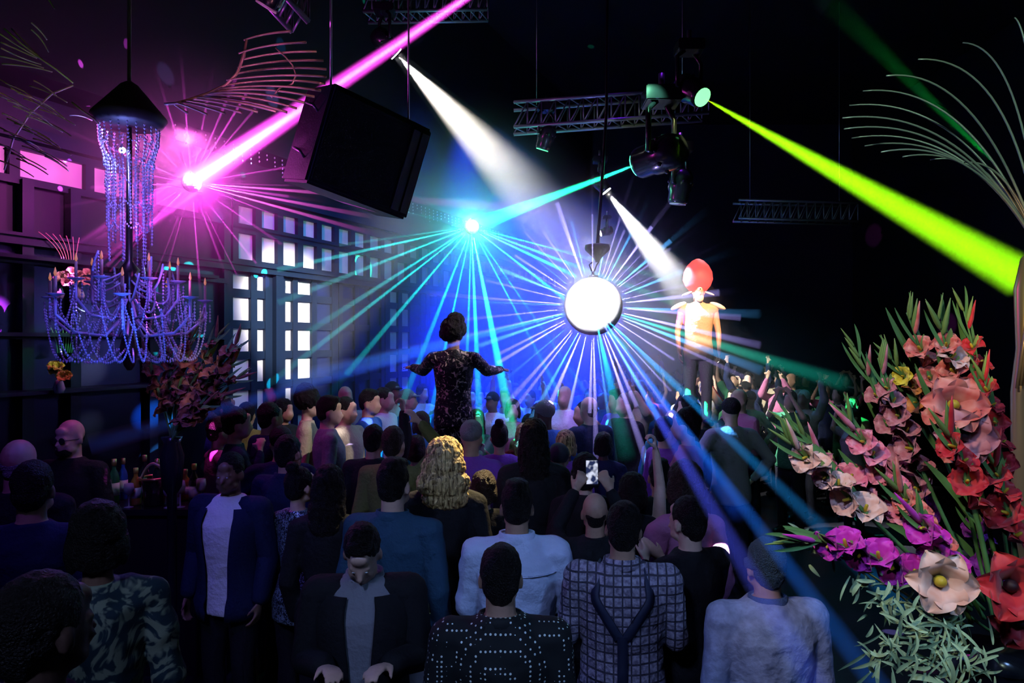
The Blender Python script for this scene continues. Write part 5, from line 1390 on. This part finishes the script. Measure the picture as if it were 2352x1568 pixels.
t = empty('flower_vase', ((395 - 1176) / F * 4.5, 4.5, 0), 0, 'tall dark vase holding the brick brown gladioli', 'vase')
zt = P(0, 1010, 4.5).z
bm = BM(); lathe(bm, [(.12, 0), (.12, .03), (.03, .06), (.03, zt - .35), (.06, zt - .3), (.075, zt - .1), (.05, zt - .02), (.065, zt + .02)], 20); build('vessel', bm, M_blackgloss, t, True)
spot((-.6, 3.3, 3.4), P(470, 850, 4.5), 24, 12, (1.0, .55, .4), .03, .7)

# objects standing in for reflections in the mirrored bay
def shelf_point(px, py, d=.16):
    """a point on the left wall seen at px, py, d in front of it"""
    k = (px - 1176) / F; Y = 6.54 / (.4525 - k); base = W0 + WU * ((Y - 5.5) * 1.0976); z = CAMH + (784 - py) / F * Y
    return base + WN * d + Vector((0, 0, z - base.z))
def mirror_palm(px, py, n, h, label, m, spread=.06, lean=-.02):
    b = shelf_point(px, py); t = empty('reflected_wire_palm', b, 0, label, 'wire sculpture')
    bm = BM(); lathe(bm, [(.03, 0), (.04, .01), (.012, .03), (.012, .05)], 12); build('base', bm, M_black, t, True)
    for k in range(n):
        x = (k - (n - 1) / 2) * spread * .5; bm = BM()
        tube(bm, bez(WU * x * .6 + Vector((0, 0, .03)), WU * (x * .7) + Vector((0, 0, h * .6)), WU * (x * 1.2 + lean * (n - k)) + Vector((0, 0, h)), 8), .0035, 6); build('wire_strand', bm, m, t, True)
mirror_palm(128, 618, 7, .27, 'small wire palm with pink and green strands standing in for a mirror reflection', mat('pink_wire', (.7, .35, .35), .4))
mirror_palm(118, 818, 8, .24, 'green wire grass standing in for a lower mirror reflection behind the bar', mat('green_wire', (.25, .7, .3), .4), .055, 0)
for k, (px, py, colr, lab) in enumerate(((70, 690, 'peach', 'vase with white and peach blooms standing in for a reflection, left of the small palm'), (118, 692, 'rose', 'vase with rose blooms standing in for a reflection under the small wire palm'), (72, 900, 'yellow', 'vase with small yellow blooms standing in for a low reflection at the left'))):
    b = shelf_point(px, py, .34); t = empty('flower_vase', b, 0, lab, 'vase')  # vase in place of one reflected in the mirror
    bm = BM(); lathe(bm, [(.03, 0), (.045, .04), (.03, .09), (.022, .11)], 14); build('vessel', bm, M_gl['clear'], t, True)
    for q in range(6):
        c = Vector((fr_.uniform(-.09, .09), fr_.uniform(-.05, .05), .15 + fr_.uniform(-.03, .07))); o = bpy.data.objects.new('bloom', BLOOMS[q % 6]); COL.objects.link(o); o.parent = t; o.location = c; o.scale = (.75,) * 3; o.rotation_euler = (c + Vector((.1, -.2, -.05))).to_track_quat('Z', 'Y').to_euler(); recolour(o, PM[colr])
        bm = BM(); tube(bm, [(0, 0, .08), tuple(c)], .003, 6); build('stem', bm, M_leaf, t, True)
spot(shelf_point(150, 480, .9), shelf_point(100, 660, .15), 44, 14, (1.0, .85, .7), .03, .6)  # unseen spots added to light the reflection stand-ins
spot(shelf_point(150, 700, .9), shelf_point(110, 820, .15), 44, 10, (.2, 1.0, .35), .03, .6)
# shelves themselves
bm = BM()
for z in (3.02 + .05, 2.42 + .05, 1.96 + .05): box(bm, -1.75, 1.9, .10, .30, z - .03, z, WF)
struct('wall_left_shelves', bm, M_frame)
